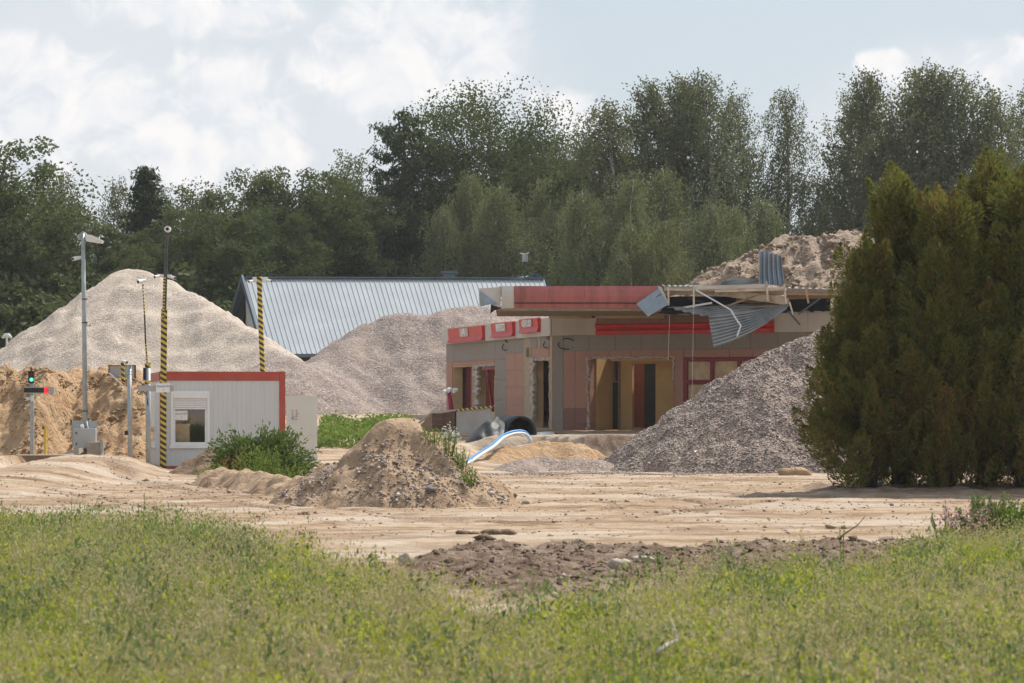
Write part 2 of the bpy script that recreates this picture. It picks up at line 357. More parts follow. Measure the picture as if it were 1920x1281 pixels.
def earth_mat(name, stops, scale, bump, stretch=(1, 1, 1), clod=.0):
    m = bpy.data.materials.new(name); m.use_nodes = True; t = NT(m.node_tree); b = t.n['Principled BSDF']; b.inputs['Roughness'].default_value = .95
    b.inputs['Specular IOR Level'].default_value = .15
    co = t.coords(stretch); n = t.noise(co, scale, 8, .68, .4); n2 = t.noise(co, scale * 7, 6, .7)
    f = t.math('ADD', t.math('MULTIPLY', n, .65), t.math('MULTIPLY', n2, .35)); c = t.ramp(f, stops); t.put(b.inputs['Base Color'], c)
    bp = t.new('ShaderNodeBump'); bp.inputs['Strength'].default_value = 1; bp.inputs['Distance'].default_value = bump
    t.put(bp.inputs['Height'], t.math('ADD', n2, t.math('MULTIPLY', t.noise(co, scale * 2.2, 5, .6), 2))); t.put(b.inputs['Normal'], bp.outputs[0]); return m
M['sandbank'] = earth_mat('dug orange sand', [(.31, (.29, .17, .09)), (.42, (.48, .30, .165)), (.52, (.56, .375, .22)), (.66, (.62, .46, .30))], 1.3, .16, (1, 1, .7))
M['soilpile'] = earth_mat('lumpy pale soil', [(.31, (.25, .18, .13)), (.42, (.43, .32, .235)), (.54, (.53, .405, .31)), (.68, (.60, .48, .38))], 1.6, .2)
M['mound'] = earth_mat('stony earth', [(.33, (.20, .13, .085)), (.45, (.34, .235, .155)), (.56, (.43, .305, .20)), (.7, (.50, .385, .275))], 1.6, .05)
M['darksoil'] = earth_mat('dark turned soil', [(.3, (.13, .085, .055)), (.5, (.25, .17, .115)), (.7, (.38, .28, .2))], 2.5, .05)

def ground_material():
    m = bpy.data.materials.new('sandy ground'); m.use_nodes = True; t = NT(m.node_tree); b = t.n['Principled BSDF']
    b.inputs['Roughness'].default_value = .95; b.inputs['Specular IOR Level'].default_value = .12
    tcs = t.coords((.34, .8, 1)); tc = t.coords()
    n = t.noise(tcs, .8, 9, .68, 1.2); fine = t.noise(t.coords((.6, 1.6, 1)), 5, 6, .7)
    f = t.math('ADD', t.math('MULTIPLY', n, .72), t.math('MULTIPLY', fine, .28))
    c = t.ramp(f, [(.38, (.20, .125, .075)), (.44, (.34, .225, .14)), (.49, (.455, .32, .21)), (.54, (.53, .405, .29)), (.60, (.61, .52, .42))])
    pale = t.noise(t.coords((.35, .8, 1)), .35, 5, .6, .5)
    c = t.mix(t.math('MULTIPLY', t.sstep(pale, .50, .62), .65), c, (.62, .525, .43))
    grit = t.noise(tc, 30, 4, .7); c = t.mix(t.math('MULTIPLY', t.sstep(grit, .56, .68), .6), c, (.24, .165, .11))
    dk = t.new('ShaderNodeAttribute', attribute_name='soil'); gr = t.new('ShaderNodeAttribute', attribute_name='meadow'); bk = t.new('ShaderNodeAttribute', attribute_name='rut')
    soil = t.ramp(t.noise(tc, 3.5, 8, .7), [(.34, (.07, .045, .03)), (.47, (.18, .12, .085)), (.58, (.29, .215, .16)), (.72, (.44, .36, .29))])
    wet = t.noise(t.coords((.5, .7, 1)), .5, 6, .62, .8); c = t.mix(t.math('MULTIPLY', t.sstep(wet, .52, .64), .7), c, (.33, .225, .15))
    c = t.mix(t.math('MULTIPLY', t.math('MULTIPLY', bk.outputs['Fac'], t.sstep(fine, .35, .6)), .8, clamp=True), c, (.25, .165, .105))
    wv = t.new('ShaderNodeTexWave', wave_type='BANDS', bands_direction='X'); wv.inputs['Scale'].default_value = 2.6; wv.inputs['Distortion'].default_value = 3; wv.inputs['Detail'].default_value = 3; t.put(wv.inputs['Vector'], tc)
    c = t.mix(t.math('MULTIPLY', t.math('MULTIPLY', bk.outputs['Fac'], wv.outputs['Fac']), .45, clamp=True), c, (.20, .13, .08))
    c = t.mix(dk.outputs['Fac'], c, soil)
    c = t.mix(gr.outputs['Fac'], c, t.ramp(t.noise(tc, 4, 5), [(.35, (.16, .15, .06)), (.65, (.30, .26, .13))]))
    t.put(b.inputs['Base Color'], c)
    bp = t.new('ShaderNodeBump'); bp.inputs['Strength'].default_value = 1; bp.inputs['Distance'].default_value = .10
    t.put(bp.inputs['Height'], t.math('ADD', fine, t.math('ADD', t.math('MULTIPLY', n, .8), t.math('MULTIPLY', grit, .45)))); t.put(b.inputs['Normal'], bp.outputs[0]); return m
M['ground'] = ground_material()

# ------------------------------------------------------------------ ground
EDGE_U = (np.array([-400, 0, 250, 450, 600, 760, 850, 1000, 1180, 1280, 1450, 1650, 1750, 1920, 2400]) - 960) / F
EDGE_Y = np.array([36, 35, 34, 30, 27, 23.5, 21, 20.8, 22, 24.5, 25.5, 26.8, 28.8, 31, 34])
def meadow_edge(X, Y): return np.interp(X / np.maximum(Y, 6), EDGE_U, EDGE_Y) + 1.3 * fbm(X * .9, Y * .25 + 3, 3)
def soil_mask(X, Y):
    u = X / np.maximum(Y, 6); px = u * F + 960
    lo = np.interp(px, [600, 760, 900, 1200, 1600, 1800, 1950], [27, 26, 24.5, 25.5, 28, 30, 31]); hi = np.interp(px, [600, 760, 900, 1200, 1500, 1800, 1950], [27, 31.5, 35.5, 35.2, 35, 36.5, 37])
    n = fbm(X * .8, Y * .5, 4) * 2.2
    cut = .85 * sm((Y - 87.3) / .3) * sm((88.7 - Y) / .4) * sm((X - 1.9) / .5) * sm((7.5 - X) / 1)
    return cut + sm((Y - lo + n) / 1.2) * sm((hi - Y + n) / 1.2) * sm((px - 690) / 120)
def ground_detail(X, Y):
    near = (Y > 5) & (Y < 125)
    z = .018 * fbm(X * .4, Y * .4, 3) + .012 * fbm(X * 1.3, Y * 1.1, 3) + .014 * fbm(X * 4.0, Y * 3.0, 3)
    s = soil_mask(X, Y); s = s * (Y < 60); z = z + s * (.05 + .11 * fbm(X * 1.3 + 5, Y * 1.1, 4) + .06 * fbm(X * 4, Y * 3, 3))
    return np.where(near, z, 0)
def rut_lines(X, Y):
    # wheel tracks that swing from the ramp at the left across the yard to the right
    r = np.zeros_like(X)
    for (a, b_, c, w) in [(47, .25, 9, .22), (48.8, .25, 9, .22), (43.5, .10, 7, .25), (45.4, .10, 7, .25), (55, .55, 12, .25), (56.9, .55, 12, .25), (61, -.15, 10, .22), (62.8, -.15, 10, .22), (39.3, .03, 5, .3), (51.5, .4, 11, .2), (53.2, .4, 11, .2)]:
        yc = a - b_ * X + 1.1 * np.sin(X / c * 2) + .9 * fbm(X * .25 + a, Y * 0 + a, 2)
        r = np.maximum(r, np.exp(-((Y - yc) / (w * 1.6)) ** 2))
    return r * sm((Y - 37) / 2) * sm((72 - Y) / 4)
def ground_hit(px, py):
    Y = CH * F / (py - HY)
    for _ in range(12): Y = (CH - float(ground_z(PX(px, Y), Y))) * F / (py - HY) * .5 + Y * .5
    return (PX(px, Y), Y)
TRACKS = [[(205, 884), (250, 896), (300, 908), (345, 917), (400, 925)], [(180, 880), (225, 893), (270, 906), (310, 919)], [(355, 905), (400, 917), (470, 932), (560, 946), (680, 958), (760, 966)], [(330, 920), (430, 940), (540, 956), (680, 968), (850, 974)],
          [(760, 972), (980, 982), (1180, 970), (1330, 950), (1480, 938)], [(930, 902), (1100, 908), (1250, 915), (1400, 928)], [(905, 912), (1080, 920), (1230, 928), (1330, 945), (1300, 962)], [(960, 948), (1040, 937), (1110, 936), (1160, 943), (1140, 955), (1060, 962)], [(0, 905), (90, 915), (200, 935), (330, 962)], [(0, 925), (100, 936), (210, 955)]]
def track_mask(X, Y):
    d = np.full(X.shape, 9.)
    k = (Y > 36) & (Y < 78) & (np.abs(X) < 17); x = X[k]; y = Y[k] + .10 * fbm(X[k] * 1.5, Y[k] * .7, 3); dd = d[k]
    for tr in TRACKS:
        p = [ground_hit(*q) for q in tr]
        for (a, b_) in zip(p[:-1], p[1:]):
            ax, ay = a; bx, by = b_; L2 = (bx - ax) ** 2 + (by - ay) ** 2; t = np.clip(((x - ax) * (bx - ax) + (y - ay) * (by - ay)) / L2, 0, 1); dd = np.minimum(dd, np.hypot(x - ax - t * (bx - ax), y - ay - t * (by - ay)))
    d[k] = dd; return d
def make_ground():
    xs = np.concatenate([-np.geomspace(3000, 17, 26), np.arange(-16, -8, .12), np.arange(-8, 8, .075), np.arange(8, 16.01, .14), np.geomspace(17, 3000, 26)])
    ys = np.concatenate([-np.geomspace(1500, 10, 10), np.arange(0, 24, .6), np.arange(24, 46, .11), np.arange(46, 80, .14), np.arange(80, 92, .16), np.arange(92, 125, .5), np.geomspace(126, 4000, 36)])
    X, Y = np.meshgrid(xs, ys); rut = rut_lines(X, Y); td = track_mask(X, Y); groove = np.exp(-(td / .16) ** 2); lip = np.exp(-((td - .36) / .14) ** 2); brk = np.clip(.7 + 1.2 * fbm(X * .9, Y * .9 + 8, 3), .15, 1.3)
    litter = sm((X - 5.9 + .5 * fbm(X, Y, 2)) / .6) * sm((Y - 54.6) / .8) * sm((61 - Y) / 1)
    Z = ground_z(X, Y) + ground_detail(X, Y) - .035 * rut * np.clip(.5 + 1.5 * fbm(X * .5, Y * .5 + 4, 3), 0, 1) - .04 * groove * brk + .022 * lip * brk + litter * (.10 + .10 * fbm(X * 1.6, Y * 1.6, 3))
    n, m_ = X.shape; idx = np.arange(n * m_).reshape(n, m_)
    Fc = np.stack([idx[:-1, :-1], idx[:-1, 1:], idx[1:, 1:], idx[1:, :-1]], -1).reshape(-1, 4)
    mead = sm((meadow_edge(X, Y) + .3 - Y) / 1.0) * (Y > -60) + sm((Y - 118) / 6)
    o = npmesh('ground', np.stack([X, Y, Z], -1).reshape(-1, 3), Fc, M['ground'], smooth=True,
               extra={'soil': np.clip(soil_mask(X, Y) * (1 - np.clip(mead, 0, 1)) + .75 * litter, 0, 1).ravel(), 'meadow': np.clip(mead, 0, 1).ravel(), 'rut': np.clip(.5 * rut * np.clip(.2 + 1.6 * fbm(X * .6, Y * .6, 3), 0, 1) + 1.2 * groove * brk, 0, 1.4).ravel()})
    tag(o, kind='structure')
make_ground()
def gz(X, Y): return float(ground_z(X, Y) + ground_detail(np.array(X, float), np.array(Y, float)))

# ------------------------------------------------------------------ heaps
def heap_fn(ridge, slope, nz, seed=0, r0=.25, rill=.1):
    R = []
    for (a, b_) in zip(ridge[:-1], ridge[1:]):
        a = P(*a); b_ = P(*b_); k = max(2, int((b_ - a).length / .25))
        R += [tuple(a.lerp(b_, i / k)) for i in range(k)]
    R.append(tuple(P(*ridge[-1]))); R = np.array(R)
    def h(X, Y):
        best = np.full(X.shape, -99.)
        wx = X + rill * fbm(X * 1.1 + seed, Y * 1.1, 3); wy = Y + rill * fbm(X * 1.1, Y * 1.1 + 40 + seed, 3)
        for (rx, ry, rz) in R:
            d = np.sqrt((wx - rx) ** 2 + (wy - ry) ** 2 + r0 * r0) - r0
            best = np.maximum(best, rz - slope * d)
        for (amp, fr, o) in nz: best = best + amp * fbm(X * fr + seed * 3.1, Y * fr - seed, o)
        return best
    return h
def heap(name, label, cat, h, bounds, res, material, kind=None, sink=.12, crag=None):
    x0, x1, y0, y1 = bounds; X, Y = np.meshgrid(np.arange(x0, x1, res), np.arange(y0, y1, res))
    H = h(X, Y); G = ground_z(X, Y); keep = H > G - sink; Z = np.where(keep, H, G - sink - .1)
    n, m_ = X.shape; idx = np.arange(n * m_).reshape(n, m_)
    Fc = np.stack([idx[:-1, :-1], idx[:-1, 1:], idx[1:, 1:], idx[1:, :-1]], -1).reshape(-1, 4)
    kf = keep.ravel()[Fc].any(1); Fc = Fc[kf]; used = np.unique(Fc); mp = np.full(n * m_, -1); mp[used] = np.arange(len(used))
    V = np.stack([X, Y, Z], -1).reshape(-1, 3)[used]
    if crag:
        for (a_, f_) in crag:
            n_ = np.abs(perlin(V[:, 0] * f_ + 3, V[:, 2] * f_ + V[:, 1] * f_ * .4)) - .25; V[:, 1] -= a_ * n_; V[:, 2] += .6 * a_ * perlin(V[:, 0] * f_ * 1.1 + 9, V[:, 1] * f_ + V[:, 2] * f_ * .3)
    off = np.array([V[:, 0].mean(), V[:, 1].mean(), float(G.mean())])
    o = npmesh(name, V - off, mp[Fc], material, loc=off, smooth=True); tag(o, label, cat, kind=kind); return o
OCT_V = np.array([[1, 0, 0], [-1, 0, 0], [0, 1, 0], [0, -1, 0], [0, 0, 1], [0, 0, -1]], float)
OCT_F = np.array([[0, 2, 4], [2, 1, 4], [1, 3, 4], [3, 0, 4], [2, 0, 5], [1, 2, 5], [3, 1, 5], [0, 3, 5]])
def pebbles(name, pts, sizes, material, parent=None, flat=.7, var=None):
    n = len(pts); pts = np.asarray(pts); sc = np.stack([sizes * RNG.uniform(.7, 1.3, n), sizes * RNG.uniform(.7, 1.3, n), sizes * flat * RNG.uniform(.7, 1.3, n)], 1)
    V = OCT_V[None] * RNG.uniform(.75, 1.25, (n, 6, 1)) * sc[:, None, :]
    a = RNG.uniform(0, 6.283, n); b_ = RNG.uniform(-.6, .6, n); c, s = np.cos(a)[:, None], np.sin(a)[:, None]
    x, y, z = V[..., 0], V[..., 1], V[..., 2]; cb, sb = np.cos(b_)[:, None], np.sin(b_)[:, None]
    x, z = x * cb - z * sb, x * sb + z * cb
    V = np.stack([x * c - y * s, x * s + y * c, z], -1) + pts[:, None, :]
    Fc = (OCT_F[None] + 6 * np.arange(n)[:, None, None]).reshape(-1, 3)
    off = np.array(root_loc(parent)) if parent else pts.mean(0)
    v = RNG.uniform(0, 1, n) if var is None else var
    return npmesh(name, V.reshape(-1, 3) - off, Fc, material, parent, None if parent else off, np.repeat(v, 6))

# pale heap at the left
hl = heap_fn([(235, 502, 126), (250, 503, 126), (305, 520, 125.5), (350, 548, 124.5), (400, 577, 123), (455, 612, 121), (520, 652, 119)], .70, [(.10, .25, 3), (.06, 1.1, 4)], 1, .25, .4)
heap('gravel_heap', 'tall pale cream gravel heap left of the grey roofed shed', 'gravel heap', hl, (-36, -5.5, 108, 142), .2, M['gravel_light'])
# grey brown heap in the middle
hm = heap_fn([(475, 694, 113), (535, 668, 115), (560, 684, 115.5), (605, 676, 118), (680, 620, 121), (735, 591, 122), (765, 587, 122), (803, 593, 122), (850, 577, 122.5), (888, 573, 123), (940, 578, 124), (1040, 586, 125), (1120, 600, 126)], .68, [(.12, .4, 3), (.06, 1.3, 4)], 5, .5, .4)
heap('gravel_heap', 'long grey brown gravel heap in front of the grey roofed shed', 'gravel heap', hm, (-14, 6, 104, 134), .18, M['gravel_mid'])
# big mixed heap in front of the building
hr = heap_fn([(1440, 664, 78.5), (1500, 637, 79), (1560, 618, 79.5), (1640, 600, 80), (1760, 605, 80), (1900, 650, 80)], .70, [(.10, .5, 3), (.05, 1.8, 3)], 9, .35, .35)
gh = heap('gravel_heap', 'large mixed grey pink gravel heap between the building and the thuja trees', 'gravel heap', hr, (1.5, 18, 70, 87), .10, M['gravel_dark'])
def on_heap(h, n, x0, x1, y0, y1, seed=0):
    r = np.random.default_rng(seed); X = r.uniform(x0, x1, n); Y = r.uniform(y0, y1, n); H = h(X, Y); G = ground_z(X, Y) + ground_detail(X, Y); k = H > G
    return X[k], Y[k], H[k]
X, Y, H = on_heap(hr, 46000, 1.8, 11, 71.5, 80, 1); sz = RNG.gamma(3, .0055, len(X)) + .008
tag(pebbles('pebbles', np.stack([X, Y, H], 1), sz, M['pebbles'], gh), kind='stuff')
n = 5200; X = RNG.normal(2.2, 1.6, n); Y = 73.6 + RNG.normal(0, 1.0, n)
k = fbm(X * .7, Y * .4 + 9, 3) > -.05; X = X[k]; Y = Y[k]
tag(pebbles('spilled_gravel', np.stack([X, Y, ground_z(X, Y) + ground_detail(X, Y) + .01], 1), RNG.uniform(.01, .028, len(X)), M['pebbles']), 'thin spread of gravel spilled along the foot of the large heap', 'gravel', kind='stuff')
# small low humps of gravel in front of the sheet pile
hg = heap_fn([(975, 862, 77), (1010, 856, 77.5), (1050, 862, 77.5), (1090, 858, 77.5), (1130, 866, 77)], .5, [(.06, 1.2, 3)], 12, .3, .2)
heap('gravel_hump', 'low hump of grey gravel beside the foot of the large mixed heap', 'gravel heap', hg, (-1.5, 4.5, 74.5, 80), .08, M['gravel_dark'])
# soil pile behind the canopy
hs = heap_fn([(1300, 545, 124), (1370, 492, 125), (1440, 458, 125), (1485, 441, 125.5), (1540, 446, 125), (1600, 436, 126), (1700, 430, 126), (1820, 470, 126)], .72, [(.30, .5, 4), (.16, 1.6, 4), (.10, 4, 3)], 20, .4, .6)
soh = heap('soil_heap', 'high lumpy brown soil heap rising behind the torn canopy', 'soil heap', hs, (4, 28, 112, 136), .16, M['soilpile'], crag=[(.3, .8), (.16, 2.2), (.16, 6)])
# sandy spoil between hose and building
hp = heap_fn([(905, 862, 84), (960, 838, 86), (1010, 830, 86.5), (1050, 829, 86.5), (1082, 832, 86.3)], .62, [(.10, 1.0, 4), (.05, 3, 2)], 31, .3, .25)
heap('sand_spoil', 'flattened yellow sand spoil with a dug edge below the empty building', 'sand heap', hp, (-2, 4.2, 80, 91), .1, M['sandbank'])
# dug sand bank at the left
def bank(X, Y):
    front = 85.6 + .9 * fbm(X * .6, X * 0 + 3, 4) + 1.2 * np.exp(-((X + 13.2) / .8) ** 2) - .8 * np.exp(-((X + 14.6) / .7) ** 2)
    top = 2.75 + .25 * fbm(X * .8 + 2, Y * .5, 4) - .5 * sm((X + 13.4) / 2.6) + .25 * np.exp(-((X + 13.2) / .5) ** 2) - .3 * np.exp(-((X + 13.9) / .35) ** 2)
    t = np.clip((Y - front) / 3.6, 0, 1); prof = np.where(t < .35, t * .9, .315 + (t - .35) / .65 * .685)
    z = top * prof + .16 * fbm(X * 2.1, Y * 1.3, 4) * (t > 0) * (.3 + t) + .22 * fbm(X * 1.2 + Y * .8, Y * .4, 3) * t
    return z + .06 * np.sin(Y * 9 + X) * np.exp(-((X + 14.1) / .35) ** 2) - 1.9 * sm((X + 9.6) / 1.6)
sbk = tag(heap('sand_bank', None, None, bank, (-26, -8, 84.5, 97), .075, M['sandbank'], crag=[(.4, .6), (.10, 2.6), (.07, 6.5)]), kind='structure')
def clods(h, n, x0, x1, y0, y1, parent, m, a, b, seed):
    X, Y, H = on_heap(h, n, x0, x1, y0, y1, seed); k = fbm(X * .9 + seed, Y * .9, 3) > RNG.normal(-.05, .2, len(X)); X = X[k]; Y = Y[k]; H = H[k]
    tag(pebbles('clods', np.stack([X, Y, H], 1), RNG.gamma(1.3, a, len(X)) + b, M[m], parent, .75), kind='stuff')
clods(bank, 9000, -19, -9.6, 85, 90, sbk, 'sandbank', .018, .01, 4)
clods(hs, 16000, 5, 22, 115, 127, soh, 'soilpile', .035, .02, 5)
# stony mound in the yard, with its low left arm
hd = heap_fn([(400, 884, 64), (480, 886, 59.5), (545, 893, 56), (600, 888, 53), (650, 860, 51.2), (695, 818, 50.6), (735, 784, 50.4), (752, 784, 50.4), (795, 818, 50.3), (835, 856, 50), (868, 900, 49.6)], .82, [(.15, .9, 4), (.07, 2.8, 4)], 14, .14, .34)
mo = heap('earth_mound', 'stony brown earth mound standing in the yard with a low arm of soil', 'earth mound', hd, (-8, 0.6, 46, 67), .055, M['mound'])
X, Y, H = on_heap(hd, 22000, -6.5, .3, 46.8, 53, 3); k = fbm(X * .8, Y * .8, 3) + .35 * (.75 - H) > RNG.normal(.06, .2, len(X)); X = X[k]; Y = Y[k]; H = H[k]; sz = RNG.gamma(1.6, .0085, len(X)) + .006
tag(pebbles('stones', np.stack([X, Y, H + .005], 1), sz, M['pebbles'], mo), kind='stuff')
hk = heap_fn([(335, 873, 73), (352, 862, 73), (375, 852, 73), (395, 842, 73)], .9, [(.08, 1.5, 4), (.05, 5, 2)], 17, .12, .12)
heap('soil_lump', 'dark brown clod of dug soil beside the cabin window', 'soil heap', hk, (-9.6, -6.4, 70.5, 75.5), .05, M['darksoil'])
# stones and clods of the dark berm and scattered on the yard
def scatter(n, x0, x1, y0, y1, cond=None):
    X = RNG.uniform(x0, x1, n); Y = RNG.uniform(y0, y1, n)
    if cond is not None: k = cond(X, Y); X = X[k]; Y = Y[k]
    return np.stack([X, Y, ground_z(X, Y) + ground_detail(X, Y)], 1)
pts = scatter(9000, -3, 8, 24, 38, lambda x, y: soil_mask(x, y) > RNG.uniform(.3, 1, len(x)))
tag(pebbles('berm_stones', pts, RNG.gamma(1.5, .006, len(pts)) + .004, M['pebbles']), 'loose stones mixed through the dark soil strip beside the meadow', 'stones', kind='stuff')
pts = scatter(11000, -3, 8, 24, 38, lambda x, y: soil_mask(x, y) > RNG.uniform(.5, 1, len(x)))
tag(pebbles('berm_clods', pts, RNG.gamma(1.6, .011, len(pts)) + .006, M['soilclod'], flat=.6), 'dark crumbly soil clods on the strip beside the meadow', 'soil', kind='stuff')
pts = scatter(2600, -13, 11, 38, 74)
tag(pebbles('yard_stones', pts, RNG.gamma(1.4, .007, len(pts)) + .006, M['pebbles']), 'small loose stones lying over the sandy yard', 'stones', kind='stuff')

pts = scatter(16000, -13, 11, 37, 72, lambda x, y: (fbm(x * .5, y * .9, 4) + .5 * (np.abs(track_mask(x, y) - .3) < .2)) > RNG.normal(.22, .1, len(x)))
tag(pebbles('yard_crumbs', pts, RNG.gamma(1.3, .010, len(pts)) + .006, M['crumb'], flat=.6), 'brown sand crumbs thrown up along the wheel tracks of the yard', 'sand', kind='stuff')
# ------------------------------------------------------------------ foliage tools
def diamonds(C, L, W, T, Nn):
    """leaf diamonds: centres, length, width, tangent, normal"""
    T = T / np.linalg.norm(T, axis=1, keepdims=True); B = np.cross(T, Nn); B /= np.linalg.norm(B, axis=1, keepdims=True) + 1e-9
    L = np.asarray(L)[:, None]; W = np.asarray(W)[:, None]
    V = np.stack([C - T * L / 2, C + B * W / 2 - T * L * .05, C + T * L / 2, C - B * W / 2 - T * L * .05], 1).reshape(-1, 3)
    return V, np.arange(len(V)).reshape(-1, 4)
def rdir(n, up=0.): v = RNG.normal(size=(n, 3)); v[:, 2] += up; return v / np.linalg.norm(v, axis=1, keepdims=True)

M['leaf_oak'] = leaf_mat('dark broad leaves', (.036, .054, .024), (.105, .13, .055), .28)  # tree leaf tones lightened and greyed, distance haze put into their colour
M['leaf_mid'] = leaf_mat('mid green leaves', (.052, .072, .034), (.145, .168, .078), .3)
M['leaf_birch'] = leaf_mat('birch leaves', (.085, .102, .058), (.21, .222, .135), .33, .3)
M['leaf_birch_young'] = leaf_mat('young birch leaves', (.11, .132, .066), (.26, .275, .15), .36, .3)
M['leaf_conifer'] = leaf_mat('dark needles', (.02, .035, .014), (.06, .08, .035), .12)
M['leaf_thuja'] = leaf_mat('thuja sprays', (.05, .07, .016), (.24, .235, .06), .38, .3)
M['leaf_thuja_dry'] = leaf_mat('dry brown thuja sprays', (.16, .09, .03), (.30, .18, .06), .25, .1)
M['leaf_juniper'] = leaf_mat('juniper sprays', (.055, .10, .025), (.16, .22, .06), .3, .1)
M['grass'] = leaf_mat('meadow grass', (.16, .215, .045), (.48, .455, .13), .45, .0)
M['grass_dry'] = leaf_mat('dry grass heads', (.40, .30, .18), (.66, .55, .36), .4, .0)
M['weed_yellow'] = leaf_mat('yellow green weeds', (.30, .34, .04), (.54, .54, .07), .45, .0)
M['weed_green'] = leaf_mat('fresh green weeds', (.11, .18, .04), (.27, .36, .085), .42, .1)
M['weed_grey'] = leaf_mat('grey green mugwort', (.12, .16, .07), (.29, .33, .16), .38, .1)
M['flower_pink'] = leaf_mat('pink flowers', (.42, .13, .28), (.62, .3, .45), .3, .0)
M['flower_white'] = leaf_mat('white umbels', (.6, .6, .52), (.8, .8, .72), .3, .0)
M['rust_weed'] = leaf_mat('rusty dock seed', (.30, .13, .05), (.45, .25, .1), .3, .0)

def lobes_crown(H, hb, R, nl, ncl, nlf, leaf, egg=1.0, lobe_r=.34):
    """leaf positions of a broad crown made of lobes, clumps and leaves"""
    ch = H - hb; cen = np.array([0, 0, hb + ch * .47]); lobes = []
    for i in range(nl):
        t = (i + .5) / nl; phi = i * 2.39996 + RNG.uniform(-.4, .4); zz = 1 - 2 * t; rr = math.sqrt(max(0, 1 - zz * zz)); k = RNG.uniform(.52, .72) if i % 4 else RNG.uniform(.1, .4)
        lobes.append((cen + np.array([rr * math.cos(phi) * R * k, rr * math.sin(phi) * R * k, zz * ch * .5 * k * egg]), RNG.uniform(.75, 1.25) * lobe_r * R))
    C = []; var = []
    for (c, r) in lobes:
        d = rdir(ncl, .25); rad = r * RNG.uniform(.45, 1.0, ncl)[:, None]; cl = c + d * rad * np.array([1, 1, .85])
        for q in cl:
            m = int(nlf * RNG.uniform(.5, 1.4)); s = RNG.uniform(.16, .30) * r
            C.append(q + rdir(m) * (RNG.uniform(0, 1, (m, 1)) ** .45) * s * 1.9 * np.array([1, 1, .75])); var.append(np.full(m, RNG.uniform(0, .55)) + RNG.uniform(0, .45, m))
    C = np.concatenate(C); var = np.concatenate(var); k = C[:, 2] > hb * .5; return C[k], var[k], lobes
def tree_root(name, label, cat, loc, group): return thing(name, label, cat, loc, group)
def limbs(H, r, targets, hb, bend=.3):
    mb = MB(); top = H * .82; px = [Vector((bend * math.sin(i * 1.3) * i / 8, bend * .6 * math.cos(i * 1.7) * i / 8, top * i / 8)) for i in range(9)]
    mb.tube(px, [r * (1 - .88 * i / 8) * (1.25 if i == 0 else 1) for i in range(9)], 7)
    for tg in targets:
        tg = Vector(tg); z0 = max(hb * .7, min(tg.z - math.hypot(tg.x, tg.y) * .7, top * .9)); k = z0 / top * 8; i = min(7, int(k)); a = px[i].lerp(px[i + 1], k - i)
        mid = a.lerp(tg, .5) + Vector((0, 0, -.06 * (tg - a).length)); rr = r * (1 - .85 * z0 / top) * .6
        mb.tube([a, mid, tg], [rr, rr * .6, rr * .2], 5)
    return mb
def finish_tree(root, wood, bark, C, var, L, W, leafm, T=None, Nn=None):
    wood.v = [v + Vector(root.location) for v in wood.v]; wood.build('trunk', bark, root, True)
    n = len(C); V, Fc = diamonds(C, L, W, rdir(n) if T is None else T, rdir(n, .6) if Nn is None else Nn)
    npmesh('crown', V, Fc, leafm, root, None, np.repeat(var, 4)); return root
def broadleaf(label, cat, H, hb, R, nl=22, ncl=15, nlf=62, leaf=.24, lm='leaf_mid', group=None, name='broadleaf_tree', egg=1.0, lr=.34):
    root = tree_root(name, label, cat, (0, 0, 0), group); C, var, lobes = lobes_crown(H, hb, R, nl, ncl, nlf, leaf, egg, lr); n = len(C)
    return finish_tree(root, limbs(H, H * .022, [l[0] for l in lobes], hb), M['bark'], C, var, RNG.uniform(.7, 1.3, n) * leaf, RNG.uniform(.45, .8, n) * leaf, M[lm])
